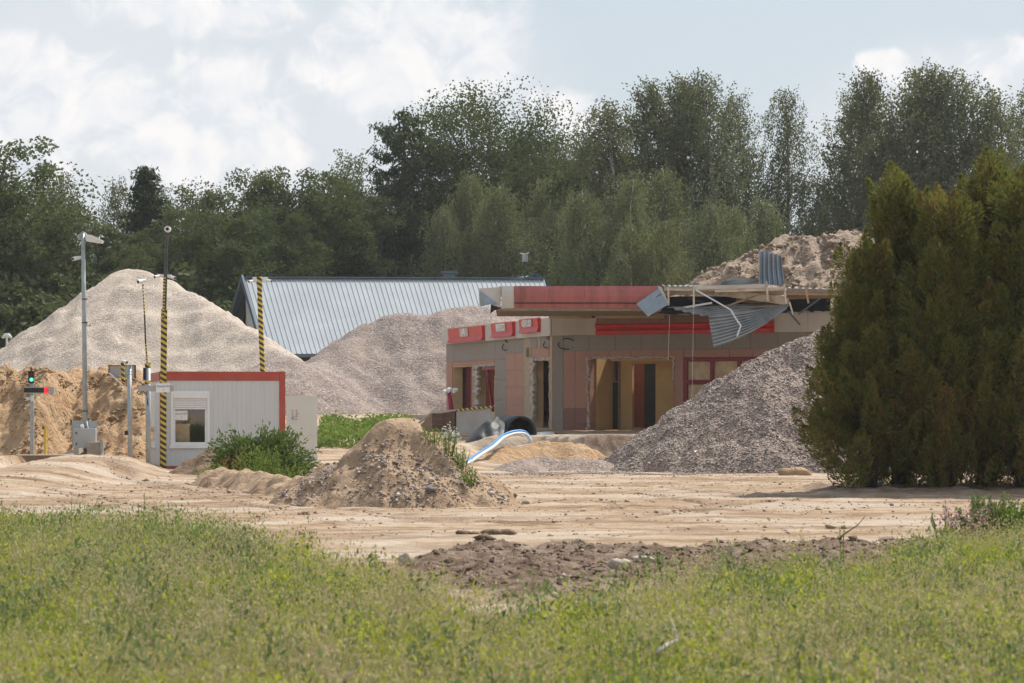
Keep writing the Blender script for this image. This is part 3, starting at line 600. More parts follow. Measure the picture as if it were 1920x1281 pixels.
def birch(label, H, hb, R, n_br=46, strands=9, leaf=.17, lm='leaf_birch', wind=.35, group=None, name='birch_tree', fill=1.25):
    root = tree_root(name, label, 'tree', (0, 0, 0), group); mb = MB(); top = H * .95; lean = RNG.uniform(-.05, .08)
    tp = [Vector((lean * H * (i / 8) ** 2 + .12 * math.sin(i * 1.1), .1 * math.cos(i), top * i / 8)) for i in range(9)]
    mb.tube(tp, [H * .0125 * (1 - .9 * i / 8) for i in range(9)], 7); C = []; T = []; var = []
    for b in range(n_br):
        t = (b + RNG.uniform(0, 1)) / n_br; z0 = hb + (top - hb) * t; k = z0 / top * 8; i = min(7, int(k)); a = tp[i].lerp(tp[i + 1], k - i)
        phi = b * 2.39996 + RNG.uniform(-.5, .5); prof = (.5 + .5 * math.sin(min(1, t * 1.5 + .2) * math.pi * .62)) * (1 - t ** 2.2) + .12; ln = R * prof * RNG.uniform(.65, 1.15)
        d = Vector((math.cos(phi), math.sin(phi), 0)); e = a + d * ln + Vector((wind * ln * .5, 0, ln * RNG.uniform(.15, .75))); md = a.lerp(e, .5) + Vector((0, 0, .12 * ln))
        mb.tube([a, md, e], [.04 * (1 - t * .6), .022, .007], 4, m=1, caps=False); bv = RNG.uniform(0, .5)
        for s in range(int(strands * (.6 + prof))):
            f = RNG.uniform(.25, 1.05); q = np.array(a.lerp(md, f * 2) if f < .5 else md.lerp(e, f * 2 - 1)); q = q + RNG.normal(size=3) * np.array([.28, .28, .18]); sl = RNG.uniform(.5, 1.5) * (.5 + .09 * H * .6); m = int(20 * fill)
            dr = np.array([wind + RNG.normal() * .22, RNG.normal() * .22, -1.]); dr /= np.linalg.norm(dr); w = np.linspace(0, 1, m)[:, None]
            C.append(q + dr * sl * w + np.array([0, 0, .2]) * w * (1 - w) + RNG.normal(size=(m, 3)) * .09); T.append(np.repeat(dr[None], m, 0) + RNG.normal(size=(m, 3)) * .45); var.append(np.clip(bv + RNG.uniform(0, .5, m), 0, 1))
    C = np.concatenate(C); T = np.concatenate(T); var = np.concatenate(var); n = len(C)
    return finish_tree(root, mb, [M['birchbark'], M['bark']], C, var, RNG.uniform(.8, 1.4, n) * leaf, RNG.uniform(.45, .7, n) * leaf, M[lm], T)
def conifer(label, H, hb, R, droop=.35, n_br=80, lm='leaf_conifer', group=None, name='spruce_tree', needle=.32, pw=.8):
    root = tree_root(name, label, 'tree', (0, 0, 0), group); mb = MB(); mb.tube([(0, 0, 0), (.05, 0, H * .5), (0, 0, H)], [H * .016, H * .011, .02], 7); C = []; T = []; var = []
    for b in range(n_br):
        t = (b + RNG.uniform(0, 1)) / n_br; z0 = hb + (H - hb) * t; phi = b * 2.39996 + RNG.uniform(-.3, .3); ln = R * (1 - t) ** pw * RNG.uniform(.7, 1.1) + .25
        d = np.array([math.cos(phi), math.sin(phi), 0]); m = int(9 * ln / .35) + 6; w = np.linspace(.12, 1, m); pz = -droop * ln * np.sin(w * 2.2) * .9 + droop * ln * .55 * w ** 3
        q = np.array([0, 0, z0]) + d * (ln * w)[:, None]; q[:, 2] += pz; mb.tube([q[0], q[m // 2], q[-1]], [.05, .03, .01], 4, caps=False); bv = RNG.uniform(0, .5)
        for k in range(7):
            C.append(q + RNG.normal(size=(m, 3)) * np.array([.2, .2, .08]) + np.array([0, 0, -.16 * k / 3])); tt = RNG.normal(size=(m, 3)) * .5 + d * .5; tt[:, 2] -= .7; T.append(tt); var.append(np.clip(bv + RNG.uniform(0, .5, m), 0, 1))
    C = np.concatenate(C); T = np.concatenate(T); var = np.concatenate(var); n = len(C)
    return finish_tree(root, mb, M['bark'], C, var, RNG.uniform(.7, 1.3, n) * needle, RNG.uniform(.22, .4, n) * needle, M[lm], T)
_HT = {}
def crown_top(o):
    if o.name not in _HT:
        me = next(c for c in o.children if c.name.startswith('crown')).data; z = np.empty(len(me.vertices) * 3, np.float32); me.vertices.foreach_get('co', z); _HT[o.name] = float(np.percentile(z[2::3], 99.8))
    return _HT[o.name]
def place(tree, first, px, top_py, Y, rz, H, label=None, wide=1.0):
    H = crown_top(tree)
    z = float(ground_z(PX(px, Y), Y)) - .05; s = (PZ(top_py, Y) - z) / H; loc = (PX(px, Y), Y, z)
    if first: tree.location = loc; tree.rotation_euler = (0, 0, rz); tree.scale = (s * wide, s * wide, s); o = tree
    else: o = copy_tree(tree, loc, rz, (s * wide, s * wide, s))
    if label: o['label'] = label
    return o
def place_all(protos, rows):
    used = set()
    for (k, px, top, Y, wide, label) in rows:
        Y += 17 if px < 430 else 29 if px < 1112 else 4; wide *= 1.12
        t, H = protos[k]; place(t, k not in used, px, top, Y, RNG.uniform(0, 6.28), H, label, wide); used.add(k)

G_FOREST = 'trees of the wood behind the shed'
RNG = np.random.default_rng(101)
oak = broadleaf('huge dark oak towering over the shed roof', 'tree', 19, 4.0, 7.0, 44, 19, 120, .17, 'leaf_oak', None, 'oak_tree', 1.0, .38)
place(oak, True, 922, 168, 182, 1.4, 16.6, None, 1.0)
lar = conifer('dark larch with long drooping branches reaching out beside the huge oak', 15.5, 3.5, 5.6, .42, 46, 'leaf_conifer', None, 'larch_tree', .26, .5)
place(lar, True, 757, 215, 179, .3, 15.5)
RNG = np.random.default_rng(102)
bl = {'a': (broadleaf('x', 'tree', 14, 1.5, 4.4, 24, 15, 99, .17, 'leaf_mid', G_FOREST), 13.9),
      'b': (broadleaf('x', 'tree', 14, 1.2, 3.6, 22, 15, 96, .17, 'leaf_mid', G_FOREST, egg=1.1), 13.9),
      'c': (broadleaf('x', 'tree', 14, 2.0, 4.0, 22, 14, 88, .17, 'leaf_oak', G_FOREST), 13.9),
      's': (conifer('x', 14, 2, 2.6, .25, 70, 'leaf_conifer', G_FOREST), 14.0),
      'w': (birch('x', 14, 2.0, 2.6, 44, 11, .125, 'leaf_birch', .1, G_FOREST), 13.9)}
FL = 'leafy green tree in the wood behind the pale gravel heap'
FB = 'slender grey green birch in the wood behind the pale gravel heap'
place_all(bl, [('a', 0, 268, 128, 1.05, 'tall broad green tree standing at the end of the wood past the pale heap'),
    ('w', 105, 345, 150, 1.0, FB), ('w', 150, 332, 152, 1.0, FB), ('b', 75, 380, 138, .9, FL), ('w', 215, 338, 150, 1.0, FB), ('s', 272, 318, 146, 1.0, 'pointed dark spruce top in the wood behind the pale gravel heap'),
    ('w', 325, 350, 152, 1.0, FB), ('b', 180, 385, 140, .9, FL), ('a', 390, 358, 150, .9, FL), ('b', 300, 395, 138, .95, FL), ('a', 470, 322, 142, .85, FL), ('w', 530, 318, 156, 1.1, FB),
    ('c', 405, 400, 134, .9, FL), ('c', 560, 325, 140, .95, FL), ('w', 605, 290, 158, 1.1, FB), ('a', 630, 330, 146, .9, FL), ('c', 520, 395, 132, .8, FL), ('c', 690, 360, 150, .9, FL),
    ('b', 120, 455, 130, .9, FL), ('b', 230, 470, 131, .9, FL), ('a', 20, 450, 126, .7, FL), ('c', 640, 430, 142, .8, FL), ('a', 740, 420, 155, .9, FL),
    ('c', 1090, 300, 158, .8, 'dark green tree between the huge oak and the tall birches'), ('c', 1130, 275, 160, .75, 'dark green tree between the huge oak and the tall birches'), ('a', 840, 440, 158, .9, FL)])
G_TALL = 'tall birch row behind the canopy'
RNG = np.random.default_rng(103)
tb = {'a': (birch('x', 18, 3.0, 2.9, 62, 14, .125, 'leaf_birch', .28, G_TALL), 17.6), 'b': (birch('x', 18, 4.0, 2.5, 58, 13, .12, 'leaf_birch', .4, G_TALL), 17.6), 'c': (birch('x', 18, 2.4, 3.3, 64, 14, .125, 'leaf_birch', .22, G_TALL), 17.6)}
TL = 'tall slender birch in the row behind the soil heap'
place_all(tb, [('c', 1165, 195, 152, 1.3, TL), ('a', 1215, 158, 154, 1.22, TL), ('a', 1275, 150, 155, 1.22, TL), ('c', 1345, 146, 153, 1.22, TL), ('b', 1412, 182, 155, .9, TL), ('b', 1478, 176, 154, .85, TL),
    ('b', 1568, 178, 154, .95, TL), ('a', 1625, 140, 150, 1.22, TL), ('b', 1690, 140, 152, 1.22, TL), ('a', 1752, 128, 148, 1.22, TL), ('c', 1810, 146, 148, 1.22, TL), ('c', 1885, 172, 146, 1.22, TL), ('a', 1940, 165, 150, 1.22, TL), ('c', 2010, 160, 150, 1.22, TL)])
G_LOW = 'young birches between the shed and the wood'
RNG = np.random.default_rng(104)
yb = {'a': (birch('x', 11, 1.0, 2.5, 58, 14, .115, 'leaf_birch_young', .25, G_LOW), 10.8), 'b': (birch('x', 11, .8, 2.1, 54, 14, .115, 'leaf_birch_young', .35, G_LOW), 10.8), 'c': (birch('x', 11, .6, 2.8, 58, 14, .115, 'leaf_birch_young', .15, G_LOW), 10.8)}
YL = 'young pale green birch between the shed roof and the tall wood'
place_all(yb, [('b', 832, 392, 140, .8, YL), ('a', 903, 330, 142, .85, YL), ('a', 965, 352, 140, .85, YL), ('c', 1025, 336, 143, .9, YL), ('b', 1065, 400, 139, .9, YL), ('a', 1118, 362, 143, .85, YL), ('c', 1180, 338, 142, .85, YL), ('b', 1185, 425, 136, .9, YL),
    ('c', 1245, 415, 136, .8, YL), ('a', 1275, 322, 146, .9, YL), ('b', 1335, 382, 140, 1.0, YL), ('a', 1370, 390, 142, .8, YL), ('c', 1440, 380, 146, .9, YL), ('c', 1530, 395, 147, .9, YL)])
G_UND = 'undergrowth bushes at the foot of the wood'
un = {'a': (broadleaf('x', 'bush', 5, .2, 2.6, 14, 12, 60, .2, 'leaf_mid', G_UND, 'leafy_bush', 1.0, .42), 5.0)}
UL = 'dense green bush filling the foot of the wood'
place_all(un, [('a', px, top, Y, 1.1, UL) for (px, top, Y) in [(-40, 540, 122), (30, 520, 124), (95, 520, 126), (400, 520, 134), (330, 500, 134), (440, 560, 130), (480, 500, 148), (560, 490, 148), (640, 490, 148), (720, 490, 148), (800, 495, 148), (1390, 470, 146), (1450, 465, 147), (1590, 460, 148), (1660, 470, 148), (2000, 470, 130)]])

# thujas -------------------------------------------------------------
def thuja(label, H, R, n_pl, group):
    root = tree_root('thuja_tree', label, 'tree', (0, 0, 0), group); mb = MB(); C = []; T = []; Nn = []; var = []; dry = []
    for k in range(4):
        a = k * 1.7; mb.tube([(.12 * math.cos(a), .12 * math.sin(a), 0), (.25 * math.cos(a), .25 * math.sin(a), H * .5), (.3 * math.cos(a + .5), .3 * math.sin(a + .5), H * .88)], [.08, .05, .012], 6)
    for p in range(n_pl):
        t = RNG.uniform(0, 1) ** .9; z0 = H * (-.03 + .83 * t); phi = p * 2.39996 + RNG.uniform(-.5, .5); prof = (1 - .12 * max(0, .3 - t) / .3) * min(1, (1.06 - t) * 1.18) ** .95 * (1 + .18 * math.sin(phi * 2 + t * 6))
        rr = R * prof * RNG.uniform(.35, .92) ** .7; o = np.array([math.cos(phi), math.sin(phi), 0]); base = o * rr * .8 + np.array([0, 0, z0])
        ax = o * RNG.uniform(.1, .55) + np.array([RNG.normal() * .15, RNG.normal() * .15, 1.0]); ax /= np.linalg.norm(ax); ln = RNG.uniform(.8, 1.7) * (1 - .25 * t); rad = RNG.uniform(.14, .36); m = 440
        w = RNG.uniform(0, 1, m) ** .8; rw = rad * np.sin(np.clip(w * .93 + .1, 0, 1) * math.pi) ** .7 + .02; th = RNG.uniform(0, 6.283, m)
        e1 = np.cross(ax, [0, .3, 1]); e1 /= np.linalg.norm(e1); e2 = np.cross(ax, e1); ra = e1 * np.cos(th)[:, None] + e2 * np.sin(th)[:, None]; q = rw * RNG.uniform(.45, 1.15, m)
        C.append(base + ax * (ln * w)[:, None] + ra * q[:, None]); T.append(ax * .75 + ra * .55 + RNG.normal(size=(m, 3)) * .3); Nn.append(RNG.normal(size=(m, 3)) * .6 + np.cross(ax, ra))
        bv = RNG.uniform(0, .4); var.append(np.clip(bv + RNG.uniform(0, .35, m) + .3 * w, 0, 1)); inner = rr < R * prof * .5; dry.append(RNG.uniform(0, 1, m) < (.07 + .25 * inner + .16 * (t < .4) + (.5 if RNG.uniform() < .05 else 0)))
    C = np.concatenate(C); T = np.concatenate(T); Nn = np.concatenate(Nn); var = np.concatenate(var); dry = np.concatenate(dry)
    mb.build('trunk', M['bark'], root, True)
    for nm, sel, lm in (('crown', ~dry, 'leaf_thuja'), ('dry_sprays', dry, 'leaf_thuja_dry')):
        c = C[sel]; q = len(c); V, Fc = diamonds(c, RNG.uniform(.06, .14, q), RNG.uniform(.018, .036, q), T[sel], Nn[sel]); npmesh(nm, V, Fc, M[lm], root, None, np.repeat(var[sel], 4))
    return root
G_TH = 'thuja row at the edge of the yard'
TH = 'dense thuja in the row beside the large gravel heap'
RNG = np.random.default_rng(105)
th = [(thuja(TH, 6.6, 1.5, 205, G_TH), 6.4), (thuja(TH, 6.6, 1.4, 200, G_TH), 6.4)]
for i, (k, px, top, Y, w) in enumerate([(0, 1628, 455, 57.2, 1.15), (1, 1690, 322, 58.0, .98), (0, 1775, 362, 57.0, .98), (1, 1850, 292, 58.4, 1.05), (0, 1925, 325, 57, 1.0), (1, 1990, 295, 58, 1.05), (0, 2080, 310, 57, 1.05)]):
    place(th[k][0], i < 2, px, top, Y, RNG.uniform(0, 6.28), th[k][1], TH, w)

# ------------------------------------------------------------------ meadow
RNG = np.random.default_rng(106)
def blades(X, Y, h, w, lean, lm, name, label, var, z=None):
    n = len(X); z = ground_z(X, Y) + ground_detail(X, Y) - .02 if z is None else z; a = RNG.uniform(0, 6.283, n); d = np.stack([np.cos(a), np.sin(a), 0 * a], 1); s = np.stack([-np.sin(a), np.cos(a), 0 * a], 1); b0 = np.stack([X, Y, z], 1); h_ = h[:, None]; w_ = w[:, None]; l_ = lean[:, None]; up = np.array([0, 0, 1.])
    V = np.stack([b0 - s * w_, b0 + s * w_, b0 + d * l_ * h_ * .35 + up * h_ * .6 + s * w_ * .8, b0 + d * l_ * h_ + up * h_ * (1 - .25 * l_), b0 + d * l_ * h_ * .35 + up * h_ * .6 - s * w_ * .8], 1)
    off = np.array([0, 20., 0]); base = 5 * np.arange(n)[:, None]; Fc = np.concatenate([base + np.array([[0, 1, 2, 4]]), base + np.array([[4, 2, 3, 3]])])
    me_f = Fc[:n]; tri = base + np.array([[4, 2, 3]])
    V = V.reshape(-1, 3) - off; q = np.concatenate([me_f[:, [0, 1, 2]], me_f[:, [0, 2, 3]], tri])
    o = npmesh(name, V, q, lm, None, off, np.repeat(var, 5)); tag(o, label, 'grass', kind='stuff'); return o
def field_points(n, y0=9.5, y1=36, margin=0.):
    Y = np.sqrt(RNG.uniform(y0 ** 2, y1 ** 2, n)); X = RNG.uniform(-.215, .215, n) * Y; k = Y < meadow_edge(X, Y) + margin + RNG.normal(0, .35, n); return X[k], Y[k]
X, Y = field_points(230000); dn = fbm(X * .35, Y * .22, 3); hh = RNG.uniform(.14, .46, len(X)) * (1 + .8 * fbm(X * .5 + 7, Y * .3, 3)) * np.interp(X / Y, [-.2, -.06, -.02, .06, .12, .2], [1.2, .95, .65, .7, .85, 1.0])
blades(X, Y, hh, RNG.uniform(.0022, .005, len(X)), RNG.uniform(.1, .7, len(X)), M['grass'], 'meadow_grass', 'green grass of the meadow before the sandy yard', np.clip(.45 + dn * 1.3 + RNG.uniform(-.35, .35, len(X)), 0, 1))
Xt, Yt = field_points(1500, margin=-.8); nb = 46; Xt = np.repeat(Xt, nb) + RNG.normal(0, .055, len(Xt) * nb); Yt = np.repeat(Yt, nb) + RNG.normal(0, .055, len(Yt) * nb); tv = np.repeat(RNG.uniform(0, 1, len(Xt) // nb), nb); th_ = np.repeat(RNG.uniform(.22, .58, len(Xt) // nb), nb)
blades(Xt, Yt, th_ * RNG.uniform(.6, 1.05, len(Xt)), RNG.uniform(.002, .004, len(Xt)), RNG.uniform(.15, .75, len(Xt)), M['grass'], 'grass_tufts', 'taller tufts of grass standing up through the meadow', np.clip(tv * .9 + RNG.uniform(-.2, .2, len(Xt)), 0, 1))
X, Y = field_points(88000); k = fbm(X * .5 + 3, Y * .3, 3) + np.interp(X / Y, [-.2, -.03, .05, .2], [.28, .12, .02, .04]) > RNG.normal(0, .14, len(X)); X = X[k]; Y = Y[k]
def heads(X, Y, name, label, lm, h0, h1, nl, spread, L, W, droop=0.):
    n = len(X); z = ground_z(X, Y) + ground_detail(X, Y); h = RNG.uniform(h0, h1, n); t = np.stack([X + RNG.normal(0, .05, n), Y, z + h], 1); C = np.repeat(t, nl, 0) + RNG.normal(size=(n * nl, 3)) * np.array([spread, spread, spread * 1.7]); T = RNG.normal(size=(n * nl, 3)) * .6; T[:, 2] += 1
    V, Fc = diamonds(C, RNG.uniform(.7, 1.3, n * nl) * L, RNG.uniform(.7, 1.3, n * nl) * W, T, rdir(n * nl)); off = np.array([0, 20., 0])
    Vs, Fs = diamonds(np.stack([X, Y, z + h * .5], 1), h * 1.0, np.full(n, .005), np.stack([t[:, 0] - X, t[:, 1] - Y, h], 1), rdir(n))
    o = npmesh(name, np.concatenate([V, Vs]) - off, np.concatenate([Fc, Fs + len(V)]), lm, None, off, np.concatenate([np.repeat(RNG.uniform(0, 1, n), nl * 4), np.repeat(RNG.uniform(0, .4, n), 4)])); tag(o, label, 'grass', kind='stuff'); return o
heads(X, Y, 'grass_seed_heads', 'dry beige seed heads nodding over the meadow', M['grass_dry'], .20, .46, 5, .020, .020, .009)
X, Y = field_points(52000); k = (fbm(X * .6 + 13, Y * .35 + 4, 3) + np.interp(Y, [10, 17, 30], [.2, .05, -.12]) + np.interp(X / Y, [-.2, -.03, .08, .2], [-.18, 0, .05, .16])) > RNG.normal(.14, .08, len(X)); X = X[k]; Y = Y[k]
heads(X, Y, 'yellow_weeds', 'yellow green flowering weeds in drifts through the meadow', M['weed_yellow'], .10, .36, 8, .04, .034, .014)
Xc, Yc = field_points(800, margin=-1.2); nb = 16
for (sel, nm, lb, lm, h0, h1, L_, W_) in ((slice(0, None, 3), 'broad_weeds', 'broad leaved dark green weed clumps in the meadow', 'weed_grey', .1, .5, .055, .022), (slice(1, None, 3), 'stalk_weeds', 'tall dry brown stalks standing in the meadow', 'grass_dry', .3, .62, .03, .01), (slice(2, None, 3), 'yellow_clumps', 'yellow green bushy weed clumps in the meadow', 'weed_yellow', .1, .48, .04, .018)):
    xs_ = np.repeat(Xc[sel], nb) + RNG.normal(0, .09, len(Xc[sel]) * nb); ys_ = np.repeat(Yc[sel], nb) + RNG.normal(0, .12, len(Xc[sel]) * nb); heads(xs_, ys_, nm, lb, M[lm], h0, h1, 9, .04, L_, W_)
X, Y = field_points(26000, margin=0); k = fbm(X * .7 + 30, Y * .4 + 1, 3) + .2 * sm((Y - 24) / 6) > RNG.normal(.17, .08, len(X)); X = X[k]; Y = Y[k]
heads(X, Y, 'green_weeds', 'fresh green leafy weeds among the meadow grass', M['weed_green'], .08, .42, 9, .04, .038, .015)

Y = RNG.uniform(27.5, 35.5, 6000); X = RNG.uniform(-.2, -.05, 6000) * Y; k = (Y < meadow_edge(X, Y) + .3) & (fbm(X * .9 + 3, Y * .8, 3) > RNG.normal(.22, .1, 6000)); X = X[k]; Y = Y[k]
heads(X, Y, 'edge_weeds', 'taller green weeds along the far edge of the meadow below the ramp', M['weed_green'], .15, .55, 10, .04, .045, .014)
# ------------------------------------------------------------------ weeds, bushes
def weed(name, label, cat, px, Y, h, nst, spread, lm, group=None, leaf=.05, dens=34, tipm=None, lean=0., z=None, py=None):
    x = PX(px, Y); z = (gz(x, Y) if z is None else z) - .03
    if py: z = PZ(py, Y)
    root = thing(name, label, cat, (x, Y, z), group); mb = MB(); C = []; T = []; tip = []
    for s in range(nst):
        a = RNG.uniform(0, 6.283); r = spread * math.sqrt(RNG.uniform(0, 1)); hs = h * RNG.uniform(.6, 1.0); b = np.array([r * .5 * math.cos(a), r * .5 * math.sin(a), 0]); e = np.array([r * math.cos(a) + lean * hs, r * math.sin(a), hs])
        mb.tube([b + np.array([x, Y, z]), (b + e) / 2 + np.array([x, Y, z + .05 * h]), e + np.array([x, Y, z])], [.007, .005, .002], 4, caps=False)
        w = RNG.uniform(.08, 1, dens)[:, None]; taper = (1.15 - w); C.append(b + (e - b) * w + RNG.normal(size=(dens, 3)) * leaf * 1.1 * taper); t = RNG.normal(size=(dens, 3)) * .8; t[:, 2] += .7; T.append(t)
        if tipm: tip.append(e + RNG.normal(size=(14, 3)) * np.array([.03, .03, .06]))
    mb.build('stem', M['weed_green'], root); C = np.concatenate(C); T = np.concatenate(T); n = len(C); V, Fc = diamonds(C, RNG.uniform(.6, 1.3, n) * leaf, RNG.uniform(.25, .45, n) * leaf, T, rdir(n, .5))
    npmesh('foliage', V, Fc, M[lm], root, None, np.repeat(RNG.uniform(0, 1, n), 4))
    if tipm:
        tip = np.concatenate(tip); n = len(tip); V, Fc = diamonds(tip, RNG.uniform(.03, .05, n), RNG.uniform(.015, .03, n), rdir(n, .4), rdir(n)); tag(npmesh('flower_head', V, Fc, M[tipm], root, None, np.repeat(RNG.uniform(0, 1, n), 4)), kind='stuff')
    return root
WL = 'upright green weed at the meadow edge before the sandy ramp'
for (px, Y, h, nst) in [(5, 33.5, .55, 4), (22, 33, .48, 5), (82, 34, .55, 3), (130, 34, .72, 3), (145, 33.6, .4, 4), (160, 33, .4, 5), (186, 33, .45, 3), (235, 32.5, .5, 5), (262, 32, .78, 3), (272, 32, .55, 4), (305, 31, .45, 4), (350, 30, .4, 3), (380, 29.5, .35, 4), (55, 33, .4, 5), (405, 29, .4, 3)]:
    weed('tall_weed', WL, 'weed', px, Y, h, nst, .09, 'weed_green', 'tall weeds along the meadow edge', .045, 26)
for (px, Y, h) in [(705, 26.5, .42), (1210, 26, .42), (1245, 26.3, .4), (1385, 25.5, .42), (1480, 27, .35), (640, 27.5, .35)]:
    weed('tall_weed', 'thin green weed sticking up beside the dark soil strip', 'weed', px, Y, h, 4, .08, 'weed_green', 'thin weeds beside the dark soil strip', .04, 24)
weed('tall_weed', 'single tall spindly green weed beside the dark twig', 'weed', 1578, 29.5, .62, 2, .04, 'weed_green', None, .035, 26)
weed('mugwort_bush', 'bushy grey green mugwort before the thuja row', 'bush', 1868, 31.5, .74, 70, .46, 'weed_grey', None, .055, 90)
weed('mugwort_bush', 'second smaller dark green weed clump beside the bushy mugwort', 'bush', 1915, 31, .66, 50, .34, 'weed_green', None, .055, 80)
weed('pink_flowered_weed', 'loose green weed clump with pink flowers before the thuja row', 'bush', 1812, 31.3, .55, 32, .28, 'weed_green', None, .05, 60, 'flower_pink')
weed('tall_weed', 'tall feathery grey weed leaning beside the pink flowered clump', 'weed', 1772, 31.5, .7, 5, .12, 'weed_grey', None, .05, 40, lean=-.1)
weed('pink_flowered_weed', 'low weed with pink flowers on the dark soil by the thuja row', 'weed', 1832, 29.3, .28, 8, .2, 'weed_green', None, .04, 20, 'flower_pink')
# juniper and weeds before the cabin
jr = thing('juniper_bush', 'spreading dark green juniper bush in front of the cabin wall', 'bush', (PX(490, 68), 68, gz(PX(490, 68), 68)))
def juniper(root, hgt, rx, n_br):
    mb = MB(); C = []; T = []; o0 = np.array(root.location)
    for b in range(n_br):
        a = RNG.uniform(0, 6.283); el = RNG.uniform(.15, 1.2); ln = RNG.uniform(.6, 1.05); e = np.array([math.cos(a) * math.cos(el) * rx, math.sin(a) * math.cos(el) * rx * .8, math.sin(el) * hgt]) * ln
        mb.tube([o0, o0 + e * .55 + np.array([0, 0, -.05]), o0 + e], [.02, .012, .004], 4, caps=False); m = 90; w = RNG.uniform(.2, 1.05, m)[:, None]; C.append(e * w + RNG.normal(size=(m, 3)) * .085); T.append(e / np.linalg.norm(e) + RNG.normal(size=(m, 3)) * .5)
    mb.build('stem', M['bark'], root); C = np.concatenate(C); T = np.concatenate(T); n = len(C); V, Fc = diamonds(C, RNG.uniform(.08, .17, n), RNG.uniform(.03, .05, n), T, rdir(n, .4)); npmesh('foliage', V, Fc, M['leaf_juniper'], root, None, np.repeat(RNG.uniform(0, 1, n), 4))
juniper(jr, 1.3, 1.4, 190)
weed('leafy_weed', 'tall fresh green weed clump in front of the juniper bush', 'weed', 487, 63, .95, 40, .5, 'weed_green', None, .07, 46)
weed('leafy_weed', 'low pale green weeds at the left foot of the juniper bush', 'weed', 405, 66, .45, 34, .6, 'weed_green', None, .06, 30)
weed('leafy_weed', 'loose green weeds at the right foot of the juniper bush', 'weed', 548, 62, .55, 26, .5, 'weed_green', None, .06, 30)
weed('dock_weed', 'rust coloured dock seed stalks beside the juniper bush', 'weed', 428, 66.5, .7, 10, .25, 'rust_weed', None, .05, 30)
weed('dock_weed', 'pale rusty seed stalks standing up in front of the juniper bush', 'weed', 452, 64, .95, 8, .2, 'rust_weed', None, .045, 26)
for (px, Y, h, lab, tipm) in [(838, 50.0, .5, 'white flowered weed on the right shoulder of the earth mound', 'flower_white'), (862, 49.8, .5, 'yellow green weed lower on the right shoulder of the earth mound', None), (882, 49.4, .42, 'small green weed at the right foot of the earth mound', None), (812, 50.0, .34, 'thin green weed below the top of the earth mound', None)]:
    x = PX(px, Y); z = float(max(hd(np.array([x]), np.array([Y]))[0], ground_z(x, Y))) - .03
    weed('leafy_weed', lab, 'weed', px, Y, h, 12, .22, 'weed_green', None, .05, 28, tipm, z=z)
# green strip in front of the middle heap
X = RNG.uniform(PX(590, 100), PX(770, 100), 9000); Y = RNG.uniform(96, 104.5, 9000); k = fbm(X * .6, Y * .4 + 8, 3) + .15 > RNG.normal(0, .12, 9000); X = X[k]; Y = Y[k]
n = len(X); C = np.stack([X, Y, ground_z(X, Y) + RNG.uniform(0, .55, n) * (.5 + .5 * np.clip(fbm(X * .8, Y * .8, 2) + .5, 0, 1))], 1); V, Fc = diamonds(C, RNG.uniform(.10, .2, n), RNG.uniform(.05, .09, n), rdir(n, .6), rdir(n, .5)); off = np.array([-5.5, 100, 1.])
tag(npmesh('weed_strip', V - off, Fc, M['weed_green'], None, off, np.repeat(RNG.uniform(0, 1, n), 4)), 'strip of bright green weeds along the foot of the middle gravel heap', 'weeds', kind='stuff')

# ------------------------------------------------------------------ frames for oriented things
class Frame:
    def __init__(s, ox, oy, tx, ty):
        s.o = Vector((ox, oy, 0)); s.d = Vector((tx - ox, ty - oy, 0)).normalized(); s.n = Vector((s.d.y, -s.d.x, 0)); s.len = math.hypot(tx - ox, ty - oy)   # n points to the viewer's side
        s.ang = math.atan2(s.d.y, s.d.x)
    def __call__(s, a, t, z): v = s.o + s.d * a + s.n * t; return Vector((v.x, v.y, z))      # t positive = outward
    def at(s, px): u = (px - 960) / F; return (u * s.o.y - s.o.x) / (s.d.x - u * s.d.y)
    def z(s, py, a): return PZ(py, s.o.y + s.d.y * a)
    def rot(s): return (math.pi / 2, 0, s.ang)
def fbox(mb, fr, a0, a1, t0, t1, z0, z1, m=0):
    c = [fr(a0, t1, z0), fr(a1, t1, z0), fr(a1, t0, z0), fr(a0, t0, z0), fr(a0, t1, z1), fr(a1, t1, z1), fr(a1, t0, z1), fr(a0, t0, z1)]; return mb.hexa(c, m)
def panel(name, fr, a0, a1, t0, t1, z0, z1, m, parent, bevel=0): return fbox(MB(), fr, a0, a1, t0, t1, z0, z1).build(name, m, parent, bevel=bevel)

# ------------------------------------------------------------------ far shed
SY = 138
shed = thing('storage_shed', 'long shed with pale grey metal roof behind the gravel heaps', 'shed', (PX(700, SY), SY, 1.4))
RL, RR = P(453, 522, 140), P(1020, 523.5, 142.5); EL, ER = P(494, 664, 134.5), P(1062, 662, 137)
def roof_slope(name, a, b, c, d, nrib, m, th=.06):
    """corrugated slope: a-b ridge, d-c eave"""
    mb = MB(); a, b, c, d = map(Vector, (a, b, c, d)); nrm = (b - a).cross(d - a).normalized(); nrm = nrm if nrm.z > 0 else -nrm; prof = []
    for i in range(nrib):
        for (f, h) in ((0, 0), (.74, 0), (.79, .03), (.95, .03)): prof.append(((i + f) / nrib, h))
    prof.append((1, 0)); o = 0
    for (t, h) in prof: mb.v += [a.lerp(b, t) + nrm * h, d.lerp(c, t) + nrm * h]
    for i in range(len(prof) - 1): mb.f.append((2 * i, 2 * i + 1, 2 * i + 3, 2 * i + 2)); mb.m.append(0)
    return mb
roof_slope('roof', RL, RR, ER, EL, 62, None).build('roof', M['shedroof'], shed)
fe, fe2 = P(413, 665, 147.5), P(1062, 660, 150)
mb = MB(); mb.prism([RL, fe, fe2, RR], (0, 0, -.12)); mb.build('rear_roof_slope', M['shedtrim'], shed)
